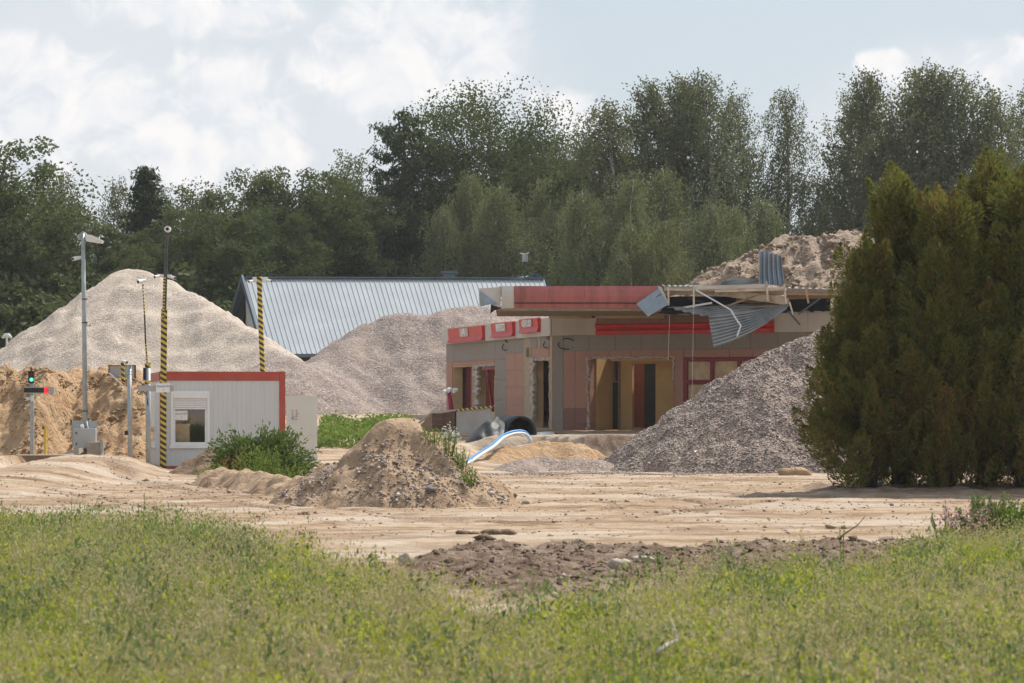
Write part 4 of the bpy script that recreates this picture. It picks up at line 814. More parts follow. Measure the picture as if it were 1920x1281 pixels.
mb = MB(); mb.bar(RL + Vector((.02, 0, .03)), EL + Vector((.02, -.02, 0)), .1, .32); mb.build('barge_board', M['shedtrim'], shed)
mb = MB(); mb.bar(RL + Vector((0, .05, -.02)), fe, .1, .3); mb.build('barge_board', M['shedtrim'], shed)
mb = MB(); mb.bar(RL + Vector((0, 0, .05)), RR + Vector((0, 0, .05)), .35, .06); mb.build('ridge_cap', M['shedtrim'], shed)
mb = MB(); mb.bar(EL + Vector((0, -.06, -.08)), ER + Vector((0, -.06, -.08)), .14, .16); mb.build('gutter', M['shedtrim'], shed)
g0, g1, g2 = P(461, 545, 141), P(499, 672, 135.8), P(440, 672, 145.5)
mb = MB(); mb.prism([Vector((g1.x, g1.y, 1.2)), Vector((g1.x, g1.y, PZ(668, 135.8))), g0, Vector((g2.x, g2.y, PZ(668, 145))), Vector((g2.x, g2.y, 1.2))], (.2, .05, 0)); mb.build('gable_wall', M['shedwall'], shed)
mb = MB(); mb.prism([g0 + Vector((-.05, 0, .1)), P(455, 655, 141.5) + Vector((-.05, 0, 0)), P(425, 655, 146) + Vector((-.05, 0, 0)), P(444, 570, 143.5) + Vector((-.05, 0, 0))], (.04, 0, 0)); mb.build('gable_boarding', M['darkwood'], shed)  # near-black sheet, shade under the roof overhang put into its colour
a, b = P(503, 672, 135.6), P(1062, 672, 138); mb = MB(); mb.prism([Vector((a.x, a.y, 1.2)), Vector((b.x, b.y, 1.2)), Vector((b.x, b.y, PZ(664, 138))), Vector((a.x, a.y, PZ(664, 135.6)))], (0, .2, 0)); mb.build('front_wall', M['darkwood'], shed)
def chimney_on(parent, px0, px1, top, bot, Y, cap=8):
    mb = MB(); mb.box(PX(px0, Y), PX(px1, Y), Y, Y + .8, PZ(bot, Y), PZ(top + cap, Y)); c = mb.build('chimney', M['chimney'], parent)
    mb = MB(); k = .12; mb.box(PX(px0, Y) - k, PX(px1, Y) + k, Y - k, Y + .8 + k, PZ(top + cap, Y), PZ(top, Y)); mb.build('chimney_cap', M['shedtrim'], c); return c
chimney_on(shed, 831, 853, 508, 528, 142.6, 5)
# house roof with gable and chimney behind the canopy
house = thing('gabled_house', 'small slate blue gable roof peeping over the canopy end', 'house', (PX(990, 150), 150, 1.5))
A, B = P(1003, 515, 147), P(960, 521, 154); eL, eR = P(950, 548, 147), P(1042, 545, 147); eLb = P(935, 541, 154)
mb = MB(); mb.prism([A, eL, eLb, B], (0, 0, -.1)); mb.build('roof_slope', M['shedroof'], house)
mb = MB(); mb.prism([A, B, P(1050, 541, 154), eR], (0, 0, -.1)); mb.build('roof_slope', M['shedroof'], house)
mb = MB(); mb.prism([A + Vector((0, .3, -.12)), eL + Vector((.2, .3, 0)), Vector((eL.x + .2, eL.y + .3, 1.4)), Vector((eR.x - .2, eR.y + .3, 1.4)), eR + Vector((-.2, .3, 0))], (0, .2, 0)); mb.build('gable_wall', M['chimney'], house)
for e in (eL, eR): mb = MB(); mb.bar(A + Vector((0, -.05, 0)), e + Vector((0, -.05, 0)), .1, .25); mb.build('barge_board', M['shedtrim'], house)
Y = 149; mb = MB(); mb.box(PX(1072, Y), PX(1094, Y), Y, Y + .7, 1.4, PZ(517, Y)); ck = mb.build('chimney_stack', M['chimney']); tag(ck, 'slate grey chimney stack standing behind the red canopy fascia', 'chimney')
mb = MB(); mb.box(PX(1068, Y), PX(1098, Y), Y - .12, Y + .82, PZ(517, Y), PZ(511, Y)); mb.v = mb.v; cp = mb.build('chimney_cap', M['shedtrim'], ck)
mb = MB(); mb.tube([(PX(1083, Y), Y + .3, PZ(511, Y)), (PX(1083, Y), Y + .3, PZ(504, Y))], [.17, .11], 10); mb.build('chimney_pot', M['potwhite'], ck)
Y = 146; vp = thing('vent_pole', 'slim pole carrying a grey cylinder and crossbar above the shed roof', 'pole', (PX(984, Y), Y, 1.4))
mb = MB(); mb.tube([(PX(984, Y), Y, 1.4), (PX(984, Y), Y, PZ(488, Y))], .05, 8); mb.build('pole', M['darksteel'], vp)
mb = MB(); mb.tube([(PX(984, Y), Y, PZ(491, Y)), (PX(984, Y), Y, PZ(477, Y))], .15, 12); mb.build('cylinder', M['grey_box'], vp)
mb = MB(); mb.tube([(PX(975, Y), Y, PZ(475, Y)), (PX(984, Y), Y, PZ(477, Y)), (PX(992, Y), Y, PZ(474, Y))], .03, 6); mb.build('crossbar', M['white_metal'], vp)

# ------------------------------------------------------------------ the building
C0 = (PX(1038, 100), 100.0); MF = Frame(C0[0], C0[1], PX(1620, 94), 94.0)
WF = Frame(PX(838, 114), 114.0, C0[0], C0[1])       # side wall, starts at the far end
bl_ = thing('roadside_building', 'derelict low building clad in pink and grey stone with stripped openings', 'building', (C0[0] + 3, 102, .8))
Z0 = .55; ZL, ZB, ZF, ZT = PZ(674, 100), PZ(658.7, 100), PZ(629.7, 100), PZ(596, 100)
TK = .38
def wall_with(fr, openings, a0, a1, z0, z1, m, nm):
    """openings: (a0,a1,z0,z1) sorted"""
    cur = a0
    for (o0, o1, oz0, oz1) in openings:
        panel(nm, fr, cur, o0, -TK, 0, z0, z1, m, bl_)
        panel(nm, fr, o0, o1, -TK, 0, oz1, z1, m, bl_)
        if oz0 > z0: panel(nm, fr, o0, o1, -TK, 0, z0, oz0, m, bl_)
        cur = o1
    panel(nm, fr, cur, a1, -TK, 0, z0, z1, m, bl_)
d0, d1 = MF.at(1107), MF.at(1262); w0, w1 = MF.at(1283), MF.at(1500)
wall_with(MF, [(d0, d1, Z0, ZL), (w0, w1, 1.65, ZL + .02)], 0, MF.len, Z0, ZT - .05, M['brickraw'], 'wall')
W = WF; LW = W.len
q0, q1 = W.at(850), W.at(885); r0_, r1_ = W.at(893), W.at(928); e0, e1 = W.at(1000), W.at(1031)
zw = W.z(687, W.at(890)); zs = W.z(772, W.at(890)); zd = W.z(676, W.at(1015))
wall_with(W, [(q0, q1, zs, zw), (r0_, r1_, zs, zw), (e0, e1, Z0, zd)], 0, LW - .05, Z0, ZT - .05, M['creamwall'], 'side_wall')
# cladding panels, one by one, with open joints
def clad(fr, a0, a1, z0, z1, m, w, h, holes=(), t=.035):
    na = max(1, round((a1 - a0) / w)); nz = max(1, round((z1 - z0) / h)); g = .006
    for i in range(na):
        for j in range(nz):
            b0, b1 = a0 + (a1 - a0) * i / na + g, a0 + (a1 - a0) * (i + 1) / na - g; c0, c1 = z0 + (z1 - z0) * j / nz + g, z0 + (z1 - z0) * (j + 1) / nz - g
            if any(b0 < h1 - .02 and b1 > h0 + .02 and c0 < hz1 - .02 and c1 > hz0 + .02 for (h0, h1, hz0, hz1) in holes): continue
            panel('cladding_panel', fr, b0, b1, .004, t + RNG.uniform(-.004, .004), c0, c1, m, bl_)
gcol = MF.at(1057); clad(MF, .03, gcol, Z0, ZF, M['greytile'], .5, .62)
clad(MF, gcol, MF.len, ZB, ZF, M['greytile'], 1.05, .56)
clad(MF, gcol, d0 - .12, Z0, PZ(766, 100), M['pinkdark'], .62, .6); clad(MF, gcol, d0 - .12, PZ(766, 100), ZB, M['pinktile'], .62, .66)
clad(MF, d0 - .12, d1 + .12, ZL + .06, ZB, M['pinktile'], .9, .3); clad(MF, d1 + .1, w0 - .02, Z0, ZB, M['pinktile'], .5, .66)
clad(MF, w0, w1, ZL + .02, ZB, M['pinktile'], .9, .3); clad(MF, w1, MF.len, Z0, ZB, M['pinktile'], .62, .66)
# side wall cladding
zwb = W.z(677, W.at(890)); c930, c950, c983 = W.at(930), W.at(951), W.at(984)
clad(W, .03, c930, zwb, ZF, M['greytile'], 1.3, .6); clad(W, .03, q0 - .02, zs - .9, zwb, M['pinktile'], .8, .7); clad(W, q0, r1_, zw + .03, zwb, M['pinktile'], 1.3, .3)
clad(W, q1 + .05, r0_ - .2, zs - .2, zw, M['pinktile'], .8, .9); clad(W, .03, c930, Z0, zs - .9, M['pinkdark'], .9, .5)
clad(W, c930, c950, Z0, ZF, M['greytile'], 1.6, .75); clad(W, c950, c983, W.z(664, c950), ZF, M['greytile'], 1.3, .6); clad(W, c950, c983, Z0, W.z(664, c950), M['pinktile'], 1.2, .7)
panel('plaster_strip', W, c983, e0 - .25, .003, .03, Z0, ZF, M['plaster'], bl_); panel('plaster_strip', W, e1 + .05, LW - .08, .003, .032, Z0, ZF - .05, M['plaster'], bl_)
for (a, b, mm) in ((e0 - .2, e0 + .55, 'greytile'), (e0 + .62, e0 + .95, 'plaster'), (e0 + 1.0, e1, 'greytile')): panel('cladding_panel', W, a, b, .004, .035, zd + .45, ZF, M[mm], bl_)
panel('cladding_panel', W, e0 - .15, e1, .004, .036, zd + .12, zd + .44, M['pinktile'], bl_)
# broken edges of the stripped openings
def rubble(fr, a0, a1, z0, z1, vertical=True, w=.11, t=.05, m='rubble'):
    mb = MB(); L = (z1 - z0) if vertical else (a1 - a0); n = max(4, int(L / .09))
    for i in range(n):
        f0, f1 = i / n, (i + 1.15) / n; k = RNG.uniform(.35, 1.0); j = RNG.uniform(-.3, .3) * w; tt = RNG.uniform(.02, t)
        if vertical: fbox(mb, fr, a0 + j, a0 + j + w * k, -.06, tt, z0 + L * f0, min(z1 + .03, z0 + L * f1))
        else: fbox(mb, fr, a0 + L * f0, a0 + L * f1, -.06, tt, z0 + j, z0 + j + w * k)
    return mb.build('broken_edge', M[m], bl_)
rubble(MF, d0 - .14, 0, Z0, ZL + .05); rubble(MF, d1 + .0, 0, ZL - .75, ZL + .05, w=.07); rubble(MF, d0 - .1, d1 + .1, ZL - .0, 0, False, .08)
rubble(W, e0 - .22, 0, Z0, zd + .1, w=.5, t=.08); rubble(W, e1 + .0, 0, Z0, zd, w=.2, m='plaster'); rubble(W, e0 - .2, e1 + .1, zd, 0, False, .12)
rubble(W, r0_ - .35, 0, zs, zw, w=.8, t=.05); rubble(W, r0_ - .2, r1_ + .1, zw - .02, 0, False, .12)
panel('plaster_patch', W, r1_ + .02, c930 - .02, .003, .03, zs - .6, zw - .4, M['plaster'], bl_)
# inner walls seen through the openings
IW = Frame(*(MF(0, -1.6, 0).xy), *(MF(MF.len, -1.6, 0).xy))
i0, i1, i2, i3, i4, i5 = (IW.at(p) for p in (1106, 1124, 1164, 1185, 1229, 1262))
zi = PZ(684, 102); zc = PZ(672, 102)
panel('inner_wall', IW, 0.6, i1, -.15, 0, Z0, zc + .6, M['yellowwall'], bl_); panel('inner_wall', IW, i2, i3, -.15, 0, Z0, zc + .6, M['yellowwall'], bl_); panel('inner_wall', IW, i4, i5 + 1.5, -.15, 0, Z0, zc + .6, M['yellowwall'], bl_)
panel('inner_wall', IW, i3, i4, -.15, 0, zi, zc + .6, M['yellowwall'], bl_); panel('inner_wall', IW, i1, i2, -.15, 0, PZ(676, 102), zc + .6, M['yellowwall'], bl_)
panel('inner_return_wall', MF, d0 - .02, d0 + .03, -1.58, -TK - .01, Z0, ZL + .4, M['yellowwall'], bl_); panel('inner_return_wall', MF, d1 + .0, d1 + .06, -1.58, -TK - .01, Z0, ZL + .4, M['yellowwall'], bl_)
wn = panel('inner_window', IW, i1, i2, -.12, -.08, PZ(808, 102), PZ(676, 102), M['glass'], bl_)
for (a, b, z0, z1) in ((i1, i1 + .06, Z0, PZ(676, 102)), (i2 - .13, i2, Z0, PZ(676, 102)), (i1, i2, PZ(718, 102), PZ(715, 102)), (i1 + .52, i1 + .6, PZ(716, 102), PZ(676, 102))): panel('window_frame', IW, a, b, -.08, -.03, z0, z1, M['rustbeam'], wn)
B2 = Frame(*(MF(0, -3.4, 0).xy), *(MF(MF.len, -3.4, 0).xy)); panel('red_partition', B2, B2.at(1150), B2.at(1208), -.1, 0, Z0, 4, M['redwall'], bl_); panel('dark_partition', B2, B2.at(1208), B2.at(1300), -.1, 0, Z0, 4, M['darkwood'], bl_)  # near-black sheet behind the passage, room darkness put into its colour
panel('lintel_trim', MF, d0 + .7, d1, -.3, -.2, ZL - .08, ZL - .01, M['yellowwall'], bl_)
# side openings: inner partitions
for (a, b, t0, t1, mm) in ((q0 - .5, q1 + 1, -1.3, -1.2, 'redwall'), (r0_ - .4, r1_ + 1, -1.3, -1.2, 'creamwall'), (e0 - .4, e1 + 1, -1.5, -1.4, 'redwall')): panel('inner_partition', W, a, b, t0, t1, Z0, ZT - .3, M[mm], bl_)
for (px, tilt) in ((872, .0), (918, .35), (922, .55)):
    a = W.at(px); mb = MB(); mb.bar(W(a, -.12, zs - .5), W(a - tilt * 2, -.12, zw), .1, .12); mb.build('window_post', M['maroon'], bl_)
panel('window_head', W, r0_ + .6, r1_, -.2, -.05, zw - .16, zw - .02, M['maroon'], bl_)
# maroon window with opaque beige panes
wf = panel('window_frame', MF, w0, w0 + .12, -.14, .02, 1.65, ZL, M['maroon'], bl_)
wpx = [1283, 1335, 1386, 1440, 1500]
panel('transom', MF, w0 + .12, w1, -.13, .01, PZ(716, 98) - .1, PZ(716, 98) + .06, M['maroon'], wf); panel('head', MF, w0 + .12, w1, -.13, .01, ZL - .12, ZL, M['maroon'], wf)
for p in wpx[1:]: panel('mullion', MF, MF.at(p) - .07, MF.at(p) + .07, -.135, .015, 1.65, ZL - .12, M['maroon'], wf)
for p, q in zip(wpx[:-1], wpx[1:]):
    for (z0, z1) in ((1.7, PZ(716, 98) - .1), (PZ(716, 98) + .06, ZL - .12)): panel('boarded_pane', MF, MF.at(p) + .07, MF.at(q) - .07, -.1, -.07 + RNG.uniform(-.01, .01), z0, z1, M['board'], wf)
# fascia
def fas(fr, a0, a1, t, m): return panel('fascia_panel', fr, a0 + .004, a1 - .004, -.02, t, ZF, ZT, M[m], bl_)
edges = [0, MF.at(1122)]; fas(MF, 0, edges[1], .14, 'cream')
sr0, sr1 = MF.at(1122), MF.at(1455)
prof = [(.02, ZF), (.22, ZF), (.24, ZF + .13), (.16, ZF + .17), (.26, ZF + .25), (.28, ZF + .32), (.24, ZF + .38), (.02, ZF + .38)]
mb = MB(); mb.prism([MF(sr0 + .01, t, z) for (t, z) in prof], MF.d * (sr1 - sr0 - .02)); mb.build('sign_band', M['redsign'], bl_)
mb = MB(); mb.prism([MF(sr0 + .01, t, z) for (t, z) in [(.02, ZF + .384), (.238, ZF + .384), (.15, ZT - .02), (.02, ZT)]], MF.d * (sr1 - sr0 - .02)); mb.build('sign_band_top', M['redbrown'], bl_)
fas(MF, sr1, MF.at(1518), .14, 'creamwhite'); fas(MF, MF.at(1518), MF.len, .135, 'creamwhite')
mb = MB(); n_ = 60
for i in range(n_):
    a = MF.len * i / n_; fbox(mb, MF, a, a + MF.len / n_ * RNG.uniform(.6, 1.02), -.2, .1 + RNG.uniform(-.03, .03), ZT + .003, ZT + .02 + RNG.uniform(0, .06))
mb.build('torn_coping', M['creamwhite'], bl_)
for (p0, p1) in ((838, 872), (872, 905), (905, 940), (940, 962), (962, 985), (985, 1012), (1012, 1038)): fas(W, max(0, W.at(p0)), min(LW - .01, W.at(p1)), .14, 'creamwhite')
panel('corner_post', W, LW - .02, LW + .1, -.05, .145, ZF, ZT + .02, M['cream'], bl_)
# red light boxes with lettering on the side fascia
for (p0, p1, s0, s1, y0, y1, word, lip) in ((852, 916, 875, 890, 615, 641, 'A', 1), (933, 973, 943, 961, 606, 632, 'BEC', 1), (986, 1021, 994, 1010, 599, 624, 'GLD', 1)):
    a0, a1 = W.at(p0), W.at(p1); am = (a0 + a1) / 2; zt = W.z(y0 - 1, am); zb = W.z(y1, am); pr = [(.14, zb), (.30, zb + .0), (.24, zb + .16), (.28, zt), (.14, zt)]
    mb = MB(); mb.prism([W(a0, t, z) for (t, z) in pr], W.d * (a1 - a0)); lb = mb.build('sign_box', M['redsign'], bl_)
    b0, b1 = W.at(s0), W.at(s1); zp0, zp1 = zb + .2, zt - .04; mb = MB(); mb.prism([W(b0, .262, zp0), W(b1, .262, zp0), W(b1, .292, zp1), W(b0, .292, zp1)], W.n * .008); mb.build('sign_plate', M['creamwhite'], lb)
    t_ = text_mesh('lettering', word, .34 if len(word) > 1 else .4, W((b0 + b1) / 2, .295, (zp0 + zp1) / 2), W.rot(), M['paper'], lb); t_.scale = (2.2 if len(word) == 1 else 1.9, 1, 1)
# wall fittings
for (fr, px, py) in ((W, 1028, 638), (MF, 1062, 640), (W, 950, 643)):
    a = fr.at(px); z = fr.z(py, a); mb = MB(); mb.tube([fr(a + .3 * math.cos(k), .06 + .05 * math.sin(k * 2), z + .14 * math.sin(k) - .03 * k) for k in np.linspace(0, 6, 14)], .018, 5); mb.build('loose_cable', M['black'], bl_)
a = W.at(992); mb = MB(); mb.tube([W(a, .12, W.z(670, a)), W(a, .12, W.z(652, a))], .07, 10); mb.build('wall_lamp', M['cream'], bl_)
# hollow building: floor, back walls, roof with opening added to light the front room
bk = MF(MF.len, -9, 0); fl = MB(); fl.prism([W(0, 0, .62), Vector((C0[0], C0[1], .62)), MF(MF.len, 0, .62), Vector((bk.x, bk.y, .62)), Vector((W(0, 0, 0).x + 1, 114, .62))], (0, 0, .1)); fl.build('floor_slab', M['concrete'], bl_)
mb = MB(); mb.prism([Vector((bk.x, bk.y, Z0)), MF(MF.len, 0, Z0), MF(MF.len, 0, ZT - .1), Vector((bk.x, bk.y, ZT - .1))], (-.2, 0, 0)); mb.build('end_wall', M['brickraw'], bl_)
mb = MB(); mb.prism([Vector((bk.x, bk.y, Z0)), Vector((W(0, 0, 0).x, 114, Z0)), Vector((W(0, 0, 0).x, 114, ZT - .1)), Vector((bk.x, bk.y, ZT - .1))], (0, .2, 0)); mb.build('rear_wall', M['brickraw'], bl_)
mb = MB(); mb.prism([W(.2, -.2, ZT - .08), W(LW - .2, -.4, ZT - .08), MF(.3, -3.5, ZT - .08), MF(MF.len, -3.5, ZT - .08), Vector((bk.x, bk.y, ZT - .08))], (0, 0, .06)); mb.build('roof_slab', M['rooffelt'], bl_)

# ------------------------------------------------------------------ torn canopy
CY = 92.0
cn = thing('station_canopy', 'torn canopy with faded red fascia and ripped steel roof over the building', 'canopy', (PX(1240, CY), CY, PZ(590, CY)))
def cz(py): return PZ(py, CY)
def fascia_seg(px0, px1, m, name='fascia_panel'):
    pr = [(0, cz(578)), (-.04, cz(570)), (-.09, cz(556)), (-.07, cz(545)), (0, cz(536.5)), (.06, cz(536.5)), (.06, cz(578))]
    mb = MB(); mb.prism([Vector((PX(px0, CY) + .004, CY + t, z)) for (t, z) in pr], (PX(px1, CY) - PX(px0, CY) - .008, 0, 0)); return mb.build(name, M[m], cn)
for a, b in ((964, 1031), (1031, 1096), (1096, 1164), (1164, 1240)):
    sg = fascia_seg(a, b, 'redfascia'); mb = MB(); mb.box(PX(a, CY), PX(b, CY), CY - .085, CY - .02, cz(569.5), cz(567.8)); mb.build('dark_seam', M['darkdeck'], sg)
fascia_seg(940, 963.5, 'creamwhite')
mb = MB(); mb.prism([P(897, 541, CY + .1), P(939, 538.5, CY), P(939, 577, CY), P(916, 570, CY - .02), P(899, 574, CY + .1)], (0, .05, 0)); mb.build('torn_end_panel', M['creamwhite'], cn)
mb = MB(); mb.prism([P(899, 545, CY + .02), P(934, 570, CY - .06), P(918, 571, CY - .1), P(901, 575, CY)], (0, .02, 0)); mb.build('peeled_sheet', M['sheetblue'], cn)
mb = MB(); mb.prism([P(920, 572, CY + .05), P(930, 569, CY), P(944, 577, CY), P(928, 582, CY), P(919, 588, CY + .1), P(920, 580, CY)], (0, .03, 0)); mb.build('ripped_edge', M['black'], cn)
mb = MB(); mb.box(PX(930, CY), PX(1240, CY), CY + .0, CY + 5.5, cz(583), cz(578.6)); mb.build('soffit', M['rustbeam'], cn)
mb = MB(); mb.box(PX(935, CY), PX(1236, CY), CY + .07, CY + 8.2, cz(538.5), cz(537.2)); mb.build('roof_deck', M['sheet'], cn)
mb = MB(); mb.box(PX(945, CY), PX(1238, CY), CY + 7.9, CY + 8.1, cz(575), cz(539)); mb.build('rear_fascia', M['creamwhite'], cn)
mb = MB(); y = 97.2
mb.tube([(PX(1029, y), y, PZ(590, y)), (PX(1108, y), y, PZ(590.5, y))], .125, 12); mb.build('cross_tube', M['tan'], cn, True)
mb = MB(); mb.tube([(PX(1109, y), y, PZ(590.5, y)), (PX(1116, y), y, PZ(590.5, y))], .11, 12); mb.build('tube_joint', M['black'], cn)
mb = MB(); mb.tube([(PX(1117, y), y, PZ(590.5, y)), (PX(1245, y), y, PZ(591, y))], .12, 12); mb.build('cross_tube', M['tan'], cn, True)
# the open, ripped half
def corrug(name, a, b, c, d, n, m, amp=.03, sag=0., wob=0.):
    """sheet a-b (top edge) to d-c, ribs run from the a-d side to the b-c side"""
    mb = MB(); a, b, c, d = map(Vector, (a, b, c, d)); nr = (b - a).cross(d - a).normalized(); K = 14; N = n * 4
    for j in range(N + 1):
        t = j / N; h = amp * (1, 1, -1, -1)[j % 4]
        for i in range(K + 1):
            s = i / K; p = a.lerp(b, s).lerp(d.lerp(c, s), t) + nr * (h + wob * math.sin(s * 5 + t * 3)); p.z -= sag * math.sin(s * math.pi) * (.3 + t); mb.v.append(p)
    for j in range(N):
        for i in range(K): o = j * (K + 1) + i; mb.f.append((o, o + 1, o + K + 2, o + K + 1)); mb.m.append(0)
    ob = mb.build(name, M[m], cn); sd = ob.modifiers.new('thick', 'SOLIDIFY'); sd.thickness = .012; return ob
corrug('roof_sheet', P(1236, 537.5, CY), P(1236, 536.5, CY + 8), P(1420, 540, CY + 8), P(1390, 540, CY), 16, 'sheet', .035)
corrug('roof_sheet', P(1395, 541, CY + .3), P(1395, 538, CY + 8), P(1600, 545, CY + 8), P(1600, 546, CY + .3), 16, 'sheet', .035)
mb = MB(); mb.box(PX(1243, CY), PX(1600, CY), CY + 6.6, CY + 6.7, cz(592), cz(541)); mb.build('dark_back_panel', M['darkdeck'], cn)  # near-black panel, darkness of the canopy interior put into its colour
mb = MB(); mb.box(PX(1245, CY), PX(1600, CY), CY + 3.2, CY + 6.4, cz(578), cz(576.5)); mb.build('dark_ceiling', M['darkdeck'], cn)  # added ceiling sheet carrying the same painted interior shade
for (p0, y0, p1, y1, dy, w, h, m) in ((1245, 541, 1345, 542, .1, .08, .14, 'paintbeam'), (1303, 540, 1440, 536, -.05, .1, .12, 'creamwhite'), (1340, 545, 1472, 541.5, .0, .1, .11, 'paintbeam'), (1245, 548, 1600, 549, .9, .1, .16, 'paintbeam'), (1475, 545, 1600, 549, .1, .1, .14, 'rustbeam'), (1340, 546, 1478, 566, .7, .1, .24, 'paintbeam'), (1475, 556, 1600, 552, 1.2, .1, .2, 'rustbeam'), (1380, 560, 1480, 568, 1.6, .1, .2, 'rustbeam')):
    mb = MB(); mb.bar(P(p0, y0, CY + dy), P(p1, y1, CY + dy), w, h); mb.build('beam', M[m], cn)
for (p0, y0, p1, y1) in ((1253, 538, 1253.5, 573), (1300.5, 537, 1301, 577), (1437, 528, 1440, 565), (1470, 533, 1474, 570), (1510, 535, 1516, 569)):
    mb = MB(); mb.bar(P(p0, y0, CY - .12), P(p1, y1, CY - .12), .06, .06); mb.build('stud', M['paintbeam'], cn)
for (p0, y0, p1, y1, dy, m) in ((1275, 578, 1335, 568, .3, 'conduit'), (1360, 575, 1445, 545, .3, 'rustbeam'), (1320, 582, 1480, 562, .8, 'darksteel'), (1260, 575, 1420, 590, 1.0, 'darksteel'), (1340, 580, 1480, 572, .5, 'rustbeam'), (1540, 558, 1496, 590, -.2, 'darksteel'), (1480, 566, 1487, 590, -.1, 'paintbeam'), (1478, 584, 1500, 609, -.25, 'darksteel'), (1290, 560, 1350, 575, 1.3, 'darksteel')):
    mb = MB(); mb.bar(P(p0, y0, CY + dy), P(p1, y1, CY + dy), .05, .06); mb.build('bent_bar', M[m], cn)
mb = MB(); mb.tube([P(1305, 544, CY - .2), P(1340, 564, CY - .3), P(1370, 581, CY - .4), P(1380, 598, CY - .45), P(1389, 611, CY - .5), P(1385, 622, CY - .5), P(1382, 631, CY - .48)], .028, 6); mb.build('hanging_conduit', M['conduit'], cn)
# flap of fascia folded out
mb = MB(); mb.prism([P(1193, 570, CY - .45), P(1235, 541, CY - .25), P(1253, 571, CY - .3), P(1215, 594, CY - .55)], (0, .035, 0)); fl_ = mb.build('folded_sheet', M['sheetblue'], cn)
mb = MB(); mb.bar(P(1198, 578, CY - .46), P(1240, 551, CY - .28), .03, .025); mb.build('sheet_seam', M['darksteel'], fl_)
mb = MB(); mb.prism([P(1233, 537, CY - .1), P(1240, 538, CY - .1), P(1255, 571, CY - .2), P(1251, 572, CY - .2)], (0, .03, 0)); mb.build('folded_flange', M['creamwhite'], fl_)
corrug('hanging_sheet', P(1328, 591, CY - .25), P(1480, 571, CY + .6), P(1476, 578, CY + .2), P(1338, 651, CY - .5), 9, 'sheet', .028, .12, .03)
corrug('hanging_sheet', P(1250, 575, CY + .2), P(1470, 568, CY + 1.4), P(1470, 575, CY + .8), P(1330, 594, CY - .1), 5, 'sheet', .028, .03, .03)
corrug('bent_up_sheet', P(1422, 470, CY + .3), P(1423, 532, CY + .1), P(1469, 536, CY + .2), P(1464, 479, CY + .35), 5, 'sheetblue', .05, 0, .05)
corrug('bent_up_sheet', P(1365, 527, CY + .4), P(1395, 519, CY + .5), P(1428, 530, CY + .5), P(1352, 533, CY + .5), 4, 'sheet', .03, 0, .05)
for (p, y0, y1) in ((1300.5, 575, 745), (1255.5, 592, 676)):
    mb = MB(); mb.tube([P(p, y0, CY - .15), P(p - 1.5, (y0 + y1) / 2, CY - .15), P(p - 3, y1, CY - .15)], .004, 4); mb.build('hanging_wire', M['white_metal'], cn)

# ------------------------------------------------------------------ sheets, hoses and boards before the building
def cloth(name, label, pts_grid, m, thick=.03):
    A = np.array([[tuple(p) for p in row] for row in pts_grid]); K = 7; nr0, nc0 = A.shape[:2]; ii = np.linspace(0, nr0 - 1, (nr0 - 1) * K + 1); jj = np.linspace(0, nc0 - 1, (nc0 - 1) * K + 1)
    i0 = np.minimum(ii.astype(int), nr0 - 2); j0 = np.minimum(jj.astype(int), nc0 - 2); fi = (ii - i0)[:, None, None]; fj = (jj - j0)[None, :, None]
    B = (A[i0][:, j0] * (1 - fi) + A[i0 + 1][:, j0] * fi) * (1 - fj) + (A[i0][:, j0 + 1] * (1 - fi) + A[i0 + 1][:, j0 + 1] * fi) * fj
    wr = fbm(B[..., 0] * 2.2 + B[..., 2], B[..., 2] * 1.6 - B[..., 0] * .8, 4); B[..., 1] -= .16 * wr; B[..., 2] += .07 * wr
    G = [[Vector(p) for p in row] for row in B]; mb = MB(); nr, nc = len(G), len(G[0]); mb.v = [p for r in G for p in r]
    for i in range(nr - 1):
        for j in range(nc - 1): mb.f.append((i * nc + j, i * nc + j + 1, (i + 1) * nc + j + 1, (i + 1) * nc + j)); mb.m.append(0)
    o = mb.build(name, M[m], None, True); s = o.modifiers.new('t', 'SOLIDIFY'); s.thickness = thick; s.offset = 0; ss = o.modifiers.new('s', 'SUBSURF'); ss.levels = 1; ss.render_levels = 1; tag(o, label, 'sheet'); return o
g = lambda px, py, Y: P(px, py, Y)
cloth('rubber_sheet', 'heap of black rubber sheet draped before the building side wall', [[g(860, 856, 88), g(880, 862, 87.6), g(905, 862, 87.5), g(940, 858, 87.6), g(975, 850, 87.8)], [g(866, 835, 88.6), g(885, 822, 88.2), g(908, 822, 88), g(940, 825, 88), g(972, 832, 88.2)], [g(886, 812, 89), g(905, 795, 88.7), g(925, 789, 88.6), g(940, 803, 88.5), g(968, 812, 88.7)], [g(905, 798, 89.8), g(922, 784, 89.5), g(932, 781, 89.4), g(948, 793, 89.3), g(965, 800, 89.5)], [g(915, 830, 91), g(930, 826, 91), g(940, 826, 91), g(952, 828, 91), g(966, 828, 91)]], 'membrane')
pp = thing('drain_pipe', 'short length of wide black drain pipe with an open arched mouth', 'pipe', P(985, 835, 89))
mb = MB(); ro, ri, n_ = .50, .44, 22; c0 = P(978, 812, 88.6); ax = Vector((-.45, 2.6, .0)); ex = Vector((1, .12, 0)); ez = Vector((0, 0, 1))
for k in range(n_):
    t = 2 * math.pi * k / n_
    for (rr, q) in ((ro, 0), (ri, 0), (ri, 1), (ro, 1)): mb.v.append(c0 + ex * math.cos(t) * rr * .95 + ez * math.sin(t) * rr * 1.1 + ax * q)
for k in range(n_):
    a, b = 4 * k, 4 * ((k + 1) % n_)
    for i in range(4): mb.f.append((a + i, a + (i + 1) % 4, b + (i + 1) % 4, b + i)); mb.m.append(0)
mb.build('pipe_shell', M['membrane'], pp, True)
